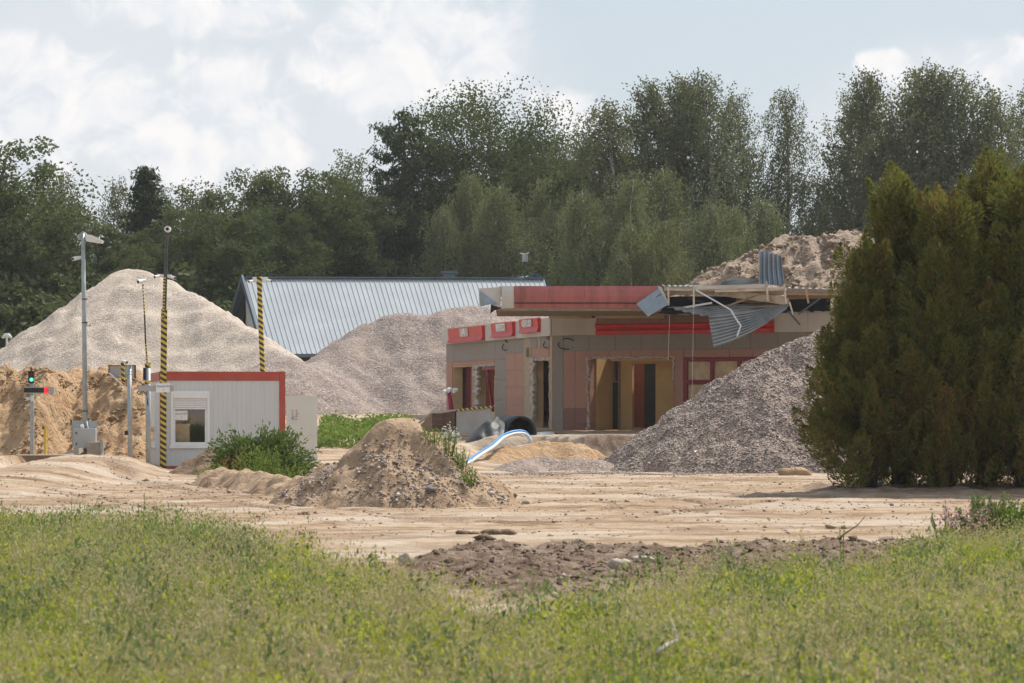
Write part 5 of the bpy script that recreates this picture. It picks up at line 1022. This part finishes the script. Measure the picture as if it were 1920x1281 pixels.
mb = MB(); mb.prism([c0 + ax * .97 + ex * math.cos(t) * ri * .95 + ez * math.sin(t) * ri * 1.1 for t in np.linspace(0, 2 * math.pi, 16, endpoint=False)], ax * .02); mb.build('pipe_end_plate', M['black'], pp)  # black plug added, the darkness inside the pipe put into its colour
pw = thing('pale_pipe', 'short pale pipe lying beside the black drain pipe', 'pipe', P(1022, 825, 90))
mb = MB(); mb.tube([P(1008, 822, 89.5), P(1033, 820, 90.2)], .19, 14); mb.build('pipe_shell', M['whitehose'], pw, True)
lp = MB(); lp.tube([P(1012, 822, 91), P(1060, 822, 91.2), P(1110, 826, 91.4), P(1150, 822, 92), P(1200, 813, 93.5)], [.22, .17, .13, .07, .05], 10); tag(lp.build('rubber_pipe', M['membrane'], None, True), 'long black rubber pipe lying along the foot of the facade', 'pipe')
def smooth_path(pts, k=6):
    out = []; p = [Vector(q) for q in pts]
    for i in range(len(p) - 1):
        a, b, c, d = p[max(0, i - 1)], p[i], p[i + 1], p[min(len(p) - 1, i + 2)]
        for j in range(k): t = j / k; out.append(.5 * ((2 * b) + (c - a) * t + (2 * a - 5 * b + 4 * c - d) * t * t + (3 * b - a - 3 * c + d) * t ** 3))
    return out + [p[-1]]
hs_ = [(874, 866, 80), (900, 848, 82), (925, 832, 84.5), (945, 815, 86), (968, 808, 86.6), (985, 810, 86.8), (994, 822, 86.8), (988, 834, 86.8), (968, 838, 86.6), (950, 842, 86)]
for (dx, dy, m, nm, lab, r) in ((0, 0, 'bluehose', 'blue_hose', 'bright blue hose looped in front of the black rubber sheet', .035), (1, 5, 'whitehose', 'white_hose', 'white hose looped together with the blue hose', .05), (-3, 7, 'whitehose', 'white_hose', 'second white hose running below the blue hose loop', .04)):
    q = [(a + dx, b + dy * (1 if i < 7 else .3), y - .03 * dy) for i, (a, b, y) in enumerate(hs_ if dy < 7 else hs_[:6])]
    mb = MB(); mb.tube(smooth_path([P(*k) for k in q]), r, 8); tag(mb.build(nm, M[m], None, True), lab, 'hose')
mb = MB(); mb.tube([P(942, 798, 87.6), P(934, 826, 87.3)], .02, 6); tag(mb.build('steel_rod', M['galv']), 'thin steel rod leaning on the black rubber sheet', 'rod')
# low screen of boards with hazard tape
BF = Frame(PX(785, 96), 96, PX(927, 93.5), 93.5); sc_ = thing('board_screen', 'low screen of brown tiled and grey boards beside the building', 'fence', BF(1, 0, .9))
b1_, b2_, b3_ = BF.at(812), BF.at(854), BF.at(921); zb0 = .6
ztop = lambda a: PZ(775 - (a - b1_) / (b3_ - b1_) * 10, 95)
for i in range(2):
    for j in range(5):
        a0 = b1_ + (b2_ - b1_) * i / 2; a1 = b1_ + (b2_ - b1_) * (i + 1) / 2; H_ = ztop(a0) - zb0; panel('tile', BF, a0 + .006, a1 - .006, 0, .03, zb0 + H_ * j / 5 + .006, zb0 + H_ * (j + 1) / 5 - .006, M['browntile'], sc_)
panel('backing_board', BF, b1_, b2_, -.03, -.002, zb0, ztop(b1_), M['concrete'], sc_); panel('edge_post', BF, b2_ + .005, b2_ + .06, -.03, .05, zb0, ztop(b2_), M['black'], sc_)
mb = MB(); mb.prism([BF(b2_ + .07, 0, zb0), BF(b3_, 0, zb0), BF(b3_, 0, ztop(b3_)), BF(b2_ + .07, 0, ztop(b2_))], BF.n * .03); mb.build('grey_board', M['greysheet'], sc_)
mb = MB(); mb.prism([BF(BF.at(790), 0, zb0), BF(b1_ - .01, 0, zb0), BF(b1_ - .01, 0, ztop(b1_) - .03), BF(BF.at(790), 0, zb0 + .55)], BF.n * .03); mb.build('end_board', M['rustbeam'], sc_)
mb = MB(); mb.bar(BF(BF.at(788), .05, zb0 + .6), BF(b1_, .05, ztop(b1_) + .03), .1, .05); mb.bar(BF(b1_, .05, ztop(b1_) + .03), BF(b2_ + .1, .05, ztop(b2_) + .03), .1, .05); mb.build('top_rail', M['greysheet'], sc_)
mb = MB(); mb.bar(BF(b2_ + .1, .05, ztop(b2_) + .03), BF(BF.at(930), .05, ztop(b3_) + .05), .04, .07); tp_ = mb.build('hazard_tape', stripe_mat('slanting hazard tape', (.62, .45, .08), (.03, .03, .03), .17, 1.0), sc_)
fp = thing('floodlight_post', 'crimson post with small white floodlights in front of the side wall windows', 'light', P(846, 772, 95.5))
mb = MB(); mb.tube([P(848, 780, 95.5), P(842, 735, 95.5)], [.09, .06], 8); mb.build('post', M['pinkpost'], fp)
for (p, y, q, w) in ((832, 735, 838, 0), (840, 731, 846, 0), (850, 732, 857, 0)): mb = MB(); mb.tube([P(p, y + 1, 95.3), P(q, y - 1, 95.4)], [.09, .06], 8); mb.build('floodlight', M['white_metal'], fp)
mb = MB(); mb.bar(P(831, 734, 95.45), P(857, 732, 95.45), .05, .05); mb.build('crossbar', M['galv'], fp)

# ------------------------------------------------------------------ site cabin
a_ = math.radians(10.9); cx, cy = PX(300, 79.3), 79.3; CF = Frame(cx, cy, cx + math.cos(a_), cy + math.sin(a_)); SF = Frame(cx - math.sin(a_) * 5, cy + math.cos(a_) * 5, cx, cy)
zb_, zt_ = -.05, PZ(696, 79.5); cb = thing('site_cabin', 'white site office cabin with red frame and a roller shuttered window', 'cabin', (cx + 1.5, cy + 1, zb_))
cw = CF.at(535); s_ = lambda p: CF.at(p)
panel('corner_post', CF, -.0, .17, -.17, .03, zb_, zt_, M['redframe'], cb, .01); panel('corner_post', CF, cw - .17, cw, -.17, .03, zb_, zt_, M['redframe'], cb, .01)
panel('top_rail', CF, .17, cw - .17, -.17, .028, PZ(714, 79.6), zt_ - .01, M['redframe'], cb, .01); panel('bottom_rail', CF, .17, cw - .17, -.17, .02, zb_, .08, M['redframe'], cb)
panel('top_rail', SF, .1, 4.99, -.15, .026, PZ(714, 79.6), zt_ - .02, M['redframe'], cb); panel('corner_post', SF, 0, .17, -.17, .025, zb_, zt_ - .01, M['redframe'], cb)
wx0, wx1, wz0, wz1 = s_(320), s_(393), PZ(838, 79.5), PZ(733, 79.5)
def ribbed(fr, a0, a1, z0, z1, step=.13, hole=None):
    mb = MB(); n_ = max(1, int((a1 - a0) / step)); st = (a1 - a0) / n_
    for i in range(n_):
        x0, x1 = a0 + st * i, a0 + st * (i + 1); mb.add([fr(x0, .0, z0), fr(x0 + st * .88, .0, z0), fr(x0 + st * .9, -.006, z0), fr(x1 - st * .03, -.006, z0), fr(x1, 0, z0), fr(x0, .0, z1), fr(x0 + st * .88, .0, z1), fr(x0 + st * .9, -.006, z1), fr(x1 - st * .03, -.006, z1), fr(x1, 0, z1)], [(i_, i_ + 1, i_ + 6, i_ + 5) for i_ in range(4)])
    return mb.build('wall_sheet', M['cabin'], cb)
zr = PZ(714, 79.6)
ribbed(CF, .17, wx0 + .02, .08, zr); ribbed(CF, wx1 - .02, cw - .17, .08, zr); ribbed(CF, wx0 + .02, wx1 - .02, .08, wz0 + .02); ribbed(CF, wx0 + .02, wx1 - .02, wz1 - .02, zr); ribbed(SF, .17, 4.99, .08, zr)
mb = MB(); mb.prism([CF(.05, -.05, zt_ - .06), CF(cw - .05, -.05, zt_ - .06), CF(cw - .05, -4.9, zt_ - .06), CF(.05, -4.9, zt_ - .06)], (0, 0, .05)); mb.build('roof_sheet', M['cabin'], cb)
for (a, b, t0, t1, nm) in ((.1, cw - .1, -4.95, -4.9, 'rear_wall'), (cw - .08, cw - .03, -4.9, -.2, 'end_wall')): panel(nm, CF, a, b, t0, t1, .0, zt_ - .08, M['cabin'], cb)
panel('floor', CF, .1, cw - .1, -4.9, -.05, .0, .06, M['concrete'], cb)
fw = .07; wf_ = panel('window_frame', CF, wx0, wx0 + fw, -.05, .05, wz0, wz1, M['pvc'], cb, .006); panel('jamb', CF, wx1 - fw, wx1, -.05, .05, wz0, wz1, M['pvc'], wf_, .006); panel('sill', CF, wx0 - .04, wx1 + .04, -.05, .08, wz0 - .04, wz0 + .05, M['pvc'], wf_, .006); panel('head', CF, wx0 + fw, wx1 - fw, -.05, .05, wz1 - .08, wz1, M['pvc'], wf_)
zsh = PZ(768, 79.5); panel('shutter_box', CF, wx0 + fw, wx1 - fw, -.03, .07, PZ(747, 79.5), wz1 - .08, M['pvc'], wf_, .01)
for i in range(6): z = PZ(747, 79.5) - (PZ(747, 79.5) - zsh) * (i + 1) / 6; panel('shutter_slat', CF, wx0 + fw, wx1 - fw, -.01, .022, z + .004, z + (PZ(747, 79.5) - zsh) / 6 - .003, M['pvc'], wf_, .005)
panel('inner_frame', CF, wx0 + fw, wx0 + fw + .06, -.04, .0, wz0 + .05, zsh, M['pvc'], wf_); panel('inner_frame', CF, wx1 - fw - .06, wx1 - fw, -.04, .0, wz0 + .05, zsh, M['pvc'], wf_); panel('inner_frame', CF, wx0 + fw + .06, wx1 - fw - .06, -.04, .0, wz0 + .05, wz0 + .13, M['pvc'], wf_)
M['clearglass'] = bpy.data.materials.new('clear glass'); M['clearglass'].use_nodes = True; _t = NT(M['clearglass'].node_tree); _g = _t.new('ShaderNodeBsdfGlossy'); _g.inputs['Roughness'].default_value = .02; _tr = _t.new('ShaderNodeBsdfTransparent'); _mx = _t.new('ShaderNodeMixShader'); _mx.inputs[0].default_value = .09; _t.l.new(_tr.outputs[0], _mx.inputs[1]); _t.l.new(_g.outputs[0], _mx.inputs[2]); _t.l.new(_mx.outputs[0], _t.n['Material Output'].inputs[0])
panel('pane', CF, wx0 + fw + .06, wx1 - fw - .06, -.03, -.022, wz0 + .13, zsh, M['clearglass'], wf_)
ps = panel('paper_notice', CF, s_(328), s_(352), -.045, -.04, PZ(788, 79.5), PZ(770, 79.5), M['paper'], wf_)
pm = CF(s_(340), -.036, PZ(776, 79.5)); text_mesh('notice_text', 'Kamaf GM', .075, pm, CF.rot(), M['ink'], cb, .001); text_mesh('notice_arrow', '?', .1, CF(s_(340), -.036, PZ(783, 79.5)), CF.rot(), M['ink'], cb, .001)
panel('inner_desk_board', CF, s_(327), s_(357), -.34, -.3, .7, PZ(795, 79.5), M['board'], cb); panel('inner_partition', CF, s_(358), s_(366), -1.7, -1.6, .06, 2.4, M['cream'], cb)  # beige board added behind the pane to imitate reflected sand
# side window and sill of the cabin's end
sa = SF.at(284), SF.at(292); wf2 = panel('window_frame', SF, sa[0] - .3, sa[1] + .3, -.02, .05, PZ(840, 81), PZ(735, 81), M['pvc'], cb); panel('pane', SF, sa[0] - .1, sa[1] + .1, .051, .056, PZ(828, 81), PZ(800, 81), M['glass'], wf2)
for i in range(10): z = PZ(800, 81) + (PZ(738, 81) - PZ(800, 81)) * i / 10; panel('shutter_slat', SF, sa[0] - .15, sa[1] + .15, .051, .062, z, z + .075, M['pvc'], wf2)
dr_ = panel('door', CF, cw + .03, s_(594.5), -.02, .03, .1, PZ(742.5, 79.8), M['door_white'], cb)
mb = MB(); fbox(mb, CF, s_(579), s_(588), .05, .07, PZ(814.5, 80), PZ(813, 80)); fbox(mb, CF, s_(587), s_(589.5), .03, .06, PZ(815.5, 80), PZ(812, 80)); fbox(mb, CF, s_(587.5), s_(589.5), .03, .045, PZ(822, 80), PZ(818.5, 80)); mb.build('handle', M['conduit'], dr_)
st_ = panel('sticker', CF, s_(545), s_(560.5), .031, .034, PZ(789, 80), PZ(766, 80), M['door_white'], dr_); mb = MB(); mb2 = MB()
for i in range(5):
    for j in range(2):
        for k in range(2):
            x = s_(545.5 + 7.6 * j) + RNG.uniform(0, .04); z = PZ(769 + 4 * i, 80) - k * .022; fbox(mb if j == 0 else mb2, CF, x, x + RNG.uniform(.04, .09), .035, .037, z - RNG.uniform(.008, .018), z)
tag(mb.build('green_print', M['ink_green'], dr_), kind='stuff'); tag(mb2.build('red_print', M['ink_red'], dr_), kind='stuff')
# ------------------------------------------------------------------ poles, lamps, signals
def post(name, label, cat, px, Y, group=None): return thing(name, label, cat, (PX(px, Y), Y, gz(PX(px, Y), Y)), group)
def camera_unit(parent, px, py, Y, dirx=-1, size=.09, nm='security_camera'):
    p = P(px, py, Y); mb = MB(); mb.tube([p + Vector((-.09 * dirx, .06, .02)), p, p + Vector((.10 * dirx, -.12, -.03))], [size * .7, size * .8, size * .85], 10); c = mb.build(nm, M['white_metal'], parent, False)
    mb = MB(); q = p + Vector((.10 * dirx, -.12, -.03)); d = Vector((.10 * dirx, -.12, -.03)).normalized(); mb.tube([q, q + d * .012], size * .55, 10); mb.build('lens', M['black'], c); return c
Y = 80; lm_ = post('lamp_post', 'tall galvanised lamp post with flat lamp head and grey cabinet', 'lamp post', 160, Y); base = lm_.location
mb = MB(); mb.tube([(PX(160.5, Y), Y, base.z - .1), (PX(158, Y), Y, PZ(600, Y)), (PX(155.5, Y), Y, PZ(438, Y))], [.075, .065, .052], 12); mb.build('pole', M['galv'], lm_, True)
mb = MB(); mb.prism([P(144, 442, Y), P(155, 434, Y), P(161, 438, Y), P(161, 448, Y), P(146, 449, Y)], (0, .3, 0)); mb.build('lamp_bracket', M['galv'], lm_)
mb = MB(); mb.prism([P(160, 440, Y - .1), P(170, 440.5, Y - .1), P(192, 451, Y - .1), P(190, 456, Y - .1), P(161, 452, Y - .1)], (0, .35, 0)); mb.build('lamp_head', M['white_metal'], lm_)
camera_unit(lm_, 145, 484, Y, -1, .07); camera_unit(lm_, 163, 608, Y, 1, .035)
for py in (604, 770, 560): mb = MB(); mb.tube([(PX(159, Y), Y, PZ(py, Y)), (PX(159, Y), Y, PZ(py + 2, Y))], .085, 12); mb.build('clamp_band', M['darksteel'], lm_)
mb = MB(); mb.box(PX(135.5, Y), PX(182, Y), Y - .06, Y - .02, PZ(835, Y), PZ(789, Y)); mb.build('mounting_plate', M['galv'], lm_)
mb = MB(); mb.box(PX(142, Y), PX(183, Y), Y - .4, Y - .08, PZ(842, Y), PZ(803, Y)); cab = mb.build('cabinet', M['grey_box'], lm_, bevel=.01)
for py in (812, 832): mb = MB(); mb.box(PX(146, Y), PX(148.4, Y), Y - .415, Y - .4, PZ(py + 2, Y), PZ(py - 2, Y)); mb.build('latch', M['darksteel'], cab)
mb = MB(); mb.tube([P(152, 801, Y - .2), P(157, 799, Y - .2)], .06, 8); mb.build('cable_gland', M['white_metal'], lm_)
mb = MB(); mb.tube([P(163, 790, Y - .1), P(164, 797, Y - .2), P(166, 803, Y - .2)], .014, 6); mb.build('cable', M['white_metal'], lm_)
mb = MB(); mb.box(PX(150, Y), PX(166, Y), Y - .3, Y - .05, gz(PX(158, Y), Y) - .1, PZ(842, Y)); mb.build('cabinet_foot', M['rustbeam'], lm_)
# weighbridge edge with concrete block and steel
wb = thing('weighbridge', 'concrete weighbridge end with brown steel side beam set in the sand', 'weighbridge', P(110, 872, 77))
mb = MB(); mb.box(PX(30, 76.5), PX(125, 76.5), 76.5, 76.7, -.2, PZ(855, 76.5)); bm_ = mb.build('side_beam', M['rustbeam'], wb); mb = MB(); mb.box(PX(30, 76.5), PX(126, 76.5), 76.42, 76.8, PZ(855, 76.5), PZ(852.6, 76.5)); mb.build('beam_flange', M['cream'], bm_)
for p in (74, 82): mb = MB(); mb.tube([P(p, 867, 76.49), P(p, 867, 76.46)], .025, 8); mb.build('bolt', M['black'], bm_)
mb = MB(); mb.box(PX(120, 77), PX(124, 77), 76.3, 79, -.2, PZ(852, 77)); mb.build('end_stop', M['concrete'], wb)
mb = MB(); mb.prism([P(121, 849, 78.5), P(148, 840.5, 78.5), P(148, 852, 78.5), P(121, 856, 78.5)], (0, 1.2, 0)); mb.build('ramp_plate', M['concrete'], wb)
mb = MB(); mb.box(PX(163, 79), PX(189, 79), 79, 79.6, -.1, PZ(829, 79)); mb.build('concrete_block', M['concrete'], wb)
mb = MB(); mb.prism([P(182, 830, 78.9), P(193, 826, 78.9), P(192, 850, 78.9), P(188, 850, 78.9), P(188, 831, 78.9)], (0, .2, 0)); mb.build('steel_bracket', M['galv'], wb)
# signal post
Y = 82; sg_ = post('signal_post', 'grey post with small green traffic signal and red digit display', 'traffic light', 60, Y)
mb = MB(); mb.box(PX(56.2, Y), PX(63, Y), Y, Y + .1, sg_.location.z - .1, PZ(716, Y)); mb.build('post', M['galv'], sg_)
mb = MB(); mb.box(PX(54.3, Y), PX(64.5, Y), Y - .14, Y - .02, PZ(719, Y), PZ(695.5, Y)); hd_ = mb.build('signal_housing', M['black'], sg_, bevel=.02)
for (py, m) in ((701.5, 'lamp_red'), (712, 'lamp_green')): mb = MB(); mb.tube([P(59, py, Y - .14), P(59, py, Y - .155)], .056, 14); mb.build('signal_lens', M[m], hd_)
mb = MB(); mb.tube([P(59, 695, Y - .06), P(59, 690, Y - .06)], .03, 8); mb.build('signal_cap', M['darksteel'], hd_)
mb = MB(); mb.box(PX(46, Y), PX(103, Y), Y - .16, Y - .02, PZ(738.5, Y), PZ(726, Y)); dp = mb.build('display_case', M['grey_box'], sg_)
mb = MB(); mb.box(PX(46.6, Y), PX(84.5, Y), Y - .17, Y - .16, PZ(736.3, Y), PZ(727.5, Y)); mb.build('display_face', M['led_off'], dp)
mb = MB(); mb.box(PX(84.8, Y), PX(92, Y), Y - .17, Y - .16, PZ(737, Y), PZ(727, Y)); mb.build('digit_panel', M['led_red'], dp); text_mesh('digit', '0', .13, P(88.4, 732, Y - .174), (math.pi / 2, 0, 0), M['lamp_red'], sg_, .002)
camera_unit(sg_, 55, 747, Y, -1, .065)
mb = MB(); mb.box(PX(58, Y), PX(64, Y), Y - .05, Y, PZ(753, Y), PZ(741, Y)); mb.build('camera_box', M['white_metal'], sg_)
mb = MB(); Y = 83; mb.box(PX(82, Y), PX(86.5, Y), Y, Y + .07, gz(PX(84, Y), Y) - .1, PZ(798, Y)); yp = mb.build('marker_post', M['yellow']); tag(yp, 'short yellow marker post in front of the sand bank', 'post')
mb = MB(); mb.box(PX(79.8, Y), PX(82, Y), Y - .03, Y + .05, PZ(805, Y), PZ(799, Y)); mb.build('reader_box', M['black'], yp)
# plain galvanised bollard post
Y = 76.5; bp_ = post('steel_post', 'plain round galvanised post standing alone beside the cabin posts', 'post', 243, Y); mb = MB(); mb.tube([(PX(244, Y), Y, bp_.location.z - .1), (PX(242.7, Y), Y, PZ(684, Y))], .062, 14); mb.build('pole', M['galv'], bp_, True)
for py in (685, 696, 701): mb = MB(); mb.tube([P(242.7, py, Y), P(242.7, py + 1.2, Y)], .068, 14); mb.build('band', M['galv'], bp_)
mb = MB(); mb.box(PX(234, Y), PX(239.5, Y), Y - .05, Y + .05, PZ(816, Y), PZ(808, Y)); mb.build('junction_box', M['black'], bp_)
# gate post with cross board and sign
Y = 76.8; gp = post('sign_post', 'galvanised post with cross board, white sign and a thin striped camera mast', 'post', 278, Y); mb = MB(); mb.tube([(PX(278.5, Y), Y, gp.location.z - .1), (PX(277.5, Y), Y, PZ(686, Y))], .072, 14); mb.build('pole', M['galv'], gp, True)
mb = MB(); mb.box(PX(259, Y), PX(327, Y), Y - .12, Y - .08, PZ(734, Y), PZ(723, Y)); mb.build('cross_board', M['grey_box'], gp)
mb = MB(); mb.box(PX(294, Y), PX(319.5, Y), Y - .15, Y - .121, PZ(736, Y), PZ(719, Y)); sb_ = mb.build('sign_board', M['paper'], gp); text_mesh('sign_text', 'Kamaf GM', .08, P(306.5, 724.5, Y - .153), (math.pi / 2, 0, 0), M['ink'], gp, .001); text_mesh('sign_arrow', '?', .09, P(307, 731.5, Y - .153), (math.pi / 2, 0, 0), M['ink'], gp, .001)
for (y0, y1) in ((681, 690), (714, 720)): mb = MB(); mb.tube([P(277.3, y1, Y), P(277.3, y0, Y)], .082, 12); mb.build('tape_wrap', M['stripe'], gp)
mb = MB(); mb.tube([P(276.5, 690, Y), P(273, 640, Y), P(271.5, 600, Y), P(268, 533, Y)], [.022, .022, .02, .02], 8); mb.build('mast', M['stripe_fine'], gp, True)
mb = MB(); mb.tube([P(273, 645, Y - .03), P(271, 590, Y - .03)], .02, 6); mb.build('mast_cable', M['black'], gp); camera_unit(gp, 267, 527, Y, -1, .07)
mb = MB(); mb.tube([P(260, 740, Y - .05), P(257, 736, Y - .1), P(262, 733, Y - .1), P(270, 735, Y - .1), P(276, 742, Y - .05), P(277, 760, Y - .08)], .014, 6); mb.build('cable_loop', M['black'], gp)
mb = MB(); mb.box(PX(269, Y), PX(273, Y), Y - .08, Y - .02, PZ(713, Y), PZ(690, Y)); mb.build('cable_wrap', M['black'], gp)
# tall striped camera mast at the cabin corner
Y = 78.6; tm = post('camera_mast', 'tallest striped mast with three white cameras at the cabin corner', 'camera mast', 305, Y); mb = MB(); mb.tube([P(306, 878, Y), P(306.5, 700, Y), P(308, 580, Y)], .085, 4); mb.build('striped_lower_tube', M['stripe'], tm)
mb = MB(); mb.tube([P(308, 600, Y), P(310.5, 515, Y), P(313, 437, Y)], [.055, .05, .04], 8); mb.build('black_upper_tube', M['darksteel'], tm)
mb = MB(); mb.tube([P(306, 600, Y - .06), P(308.5, 520, Y - .06)], .035, 6); mb.build('tape_strip', M['stripe_fine'], tm)
camera_unit(tm, 298, 518, Y, -1, .055); camera_unit(tm, 322, 520, Y, 1, .055); mb = MB(); mb.bar(P(298, 517, Y + .02), P(322, 518, Y + .02), .05, .08); mb.build('camera_bracket', M['white_metal'], tm)
p = P(314.5, 430, Y); mb = MB(); mb.tube([p + Vector((0, .12, .0)), p + Vector((0, -.1, 0))], .085, 12); tc_ = mb.build('security_camera', M['white_metal'], tm); mb = MB(); mb.tube([p + Vector((0, -.1, 0)), p + Vector((0, -.115, 0))], .045, 12); mb.build('lens', M['black'], tc_)
# striped mast behind the cabin
Y = 86; bm2 = post('camera_mast', 'leaning striped mast with two cameras behind the cabin roof', 'camera mast', 494, Y); mb = MB(); mb.tube([(PX(496, Y), Y, bm2.location.z - .1), P(492, 690, Y), P(488.5, 600, Y), P(486, 519, Y)], .075, 8); mb.build('striped_tube', M['stripe'], bm2)
mb = MB(); mb.bar(P(474, 524, Y + .05), P(502, 524, Y + .05), .06, .14); mb.build('camera_bracket', M['white_metal'], bm2); camera_unit(bm2, 474, 527, Y, -1, .05); camera_unit(bm2, 503, 526, Y, 1, .05)
# board with striped post on the sand bank
Y = 90; zbk = float(bank(np.array([PX(228, Y)]), np.array([Y]))[0]); bd = thing('white_board', 'white board with dark edges standing on the sand bank', 'board', (PX(228, Y), Y, zbk)); mb = MB(); mb.box(PX(205, Y), PX(253, Y), Y, Y + .06, zbk - .2, PZ(686, Y)); mb.build('board_sheet', M['greysheet'], bd)
for (a, b) in ((203.5, 205.2), (252.5, 254.5)): mb = MB(); mb.box(PX(a, Y), PX(b, Y), Y - .03, Y + .08, zbk - .2, PZ(684.5, Y)); mb.build('edge_strip', M['black'], bd)
mb = MB(); mb.box(PX(205.2, Y), PX(252.5, Y), Y - .03, Y + .08, PZ(686, Y), PZ(684.8, Y)); mb.build('edge_strip', M['black'], bd)
sp_ = thing('camera_post', 'short striped post with one camera in front of the white board', 'camera mast', (PX(231, 89.5), 89.5, zbk)); mb = MB(); mb.tube([P(232, 730, 89.5), P(229.5, 680, 89.5)], .055, 8); mb.build('striped_tube', M['stripe'], sp_); camera_unit(sp_, 233, 678, 89.5, 1, .06)
mb = MB(); mb.tube([P(205, 700, 89), P(222, 716, 88.5), P(240, 730, 87.5)], .018, 5); tag(mb.build('pale_rope', M['drywood']), 'pale rope sloping down in front of the white board', 'rope')
Y = 136; fl2 = thing('yard_lamp', 'small white lamp behind the left flank of the pale heap', 'lamp', (PX(13, Y), Y, float(ground_z(PX(13, Y), Y)))); mb = MB(); mb.tube([(PX(13, Y), Y, fl2.location.z), P(13, 632, Y)], .06, 8); mb.build('pole', M['white_metal'], fl2)
mb = MB(); mb.tube([P(4, 634, Y), P(9, 630, Y), P(13, 629, Y), P(17, 630, Y), P(22, 634, Y)], [.05, .1, .12, .1, .05], 8); mb.build('lamp_head', M['white_metal'], fl2)

# ------------------------------------------------------------------ sticks, rocks, scraps
def stick(label, pts, r, m, name='dry_stick'):
    mb = MB(); mb.tube([P(*p) for p in pts], [r * (1 - .7 * i / (len(pts) - 1)) for i in range(len(pts))], 6); return tag(mb.build(name, M[m], None, True), label, 'stick')
stick('bleached forked stick lying in the meadow grass', [(1232, 1224, 15.2), (1250, 1210, 15.3), (1268, 1200, 15.4), (1266, 1185, 15.4), (1257, 1160, 15.4)], .016, 'drywood')
stick('bare dark twig leaning on the soil strip beside the thin weed', [(1572, 1012, 31), (1585, 1000, 31), (1608, 985, 31.1), (1622, 968, 31.1)], .012, 'darkwoodstick')
stick('bare dark twig in the grass of the open meadow', [(645, 1281, 13.6), (650, 1268, 13.7), (662, 1258, 13.8)], .009, 'darkwoodstick')
stick('long pale root lying on the dark soil strip', [(828, 1058, 30.5), (842, 1068, 30.2), (855, 1073, 30), (882, 1080, 29.6)], .014, 'drywood')
def rock(label, px, py, Y, r, m='concrete', flat=.7, name='rock'):
    c = np.array(P(px, py, Y)); n_, q_ = 20, 12; sd = RNG.uniform(0, 50); t, p = np.meshgrid(np.linspace(0, 2 * math.pi, n_, endpoint=False), np.linspace(.03, math.pi - .03, q_))
    d = np.stack([np.cos(t) * np.sin(p), np.sin(t) * np.sin(p), np.cos(p)], -1); d = np.sign(d) * np.abs(d) ** .92
    k = 1 + .35 * fbm(d[..., 0] * 1.3 + d[..., 2] * .9 + sd, d[..., 1] * 1.3 - d[..., 2] + sd, 3) + .12 * fbm(d[..., 0] * 4 + sd, d[..., 2] * 4 + d[..., 1] * 3, 2)
    V = (d * k[..., None] * np.array([r * 1.15, r * .8, r * flat])).reshape(-1, 3); i = np.arange(n_ * q_).reshape(q_, n_); j = np.roll(i, -1, 1)
    Fc = np.stack([i[:-1], i[1:], j[1:], j[:-1]], -1).reshape(-1, 4); return tag(npmesh(name, V, Fc, M[m], None, c), label, 'rock')
rock('large pale concrete slab chunk tipped at the meadow edge', 1163, 1058, 27.6, .10, 'concrete', .55); rock('smaller pale concrete chunk beside the tipped slab', 1206, 1049, 28.5, .11, 'concrete', .35)
rock('pale grey rock half hidden at the left end of the dark soil strip', 762, 1052, 30, .07, 'concrete', 1.2)
rock('single pale stone lying on the open sandy yard', 985, 942, 51, .06, 'concrete'); rock('brown clod of sand at the toe of the large gravel heap', 1490, 890, 72, .36, 'sandbank', .5, 'sand_clod')
for (px, py, r) in ((868, 1000, .09), (888, 1001, .07), (925, 1001, .14), (948, 1000, .12)): rock('dark soil clod on the ridge left by wheels in the yard', px, py, 38.2, r, 'soilclod', .45, 'soil_clod')['group'] = 'clods on the wheel ridge'
mb = MB(); mb.prism([P(893, 1026, 34), P(903, 1024, 34.1), P(907, 1031, 33.7), P(895, 1032, 33.6)], (0, 0, .02)); tag(mb.build('plastic_scrap', M['bluebag']), 'pale blue plastic scrap lying on the dark soil strip', 'litter')
hz = MB(); hz.box(-3100, 3100, -1600, 4100, -1.6, 28); hm_ = bpy.data.materials.new('summer haze'); hm_.use_nodes = True; ht = NT(hm_.node_tree); ht.n.clear(); ho = ht.new('ShaderNodeOutputMaterial'); hv = ht.new('ShaderNodeVolumePrincipled')
hv.inputs['Color'].default_value = (.93, .95, .97, 1); hv.inputs['Density'].default_value = .0002; hv.inputs['Anisotropy'].default_value = .2; ht.l.new(hv.outputs[0], ho.inputs['Volume']); tag(hz.build('haze', hm_), kind='stuff')
SC.cycles.use_adaptive_sampling = True
SC.cycles.max_bounces = 8
SC.cycles.transparent_max_bounces = 8
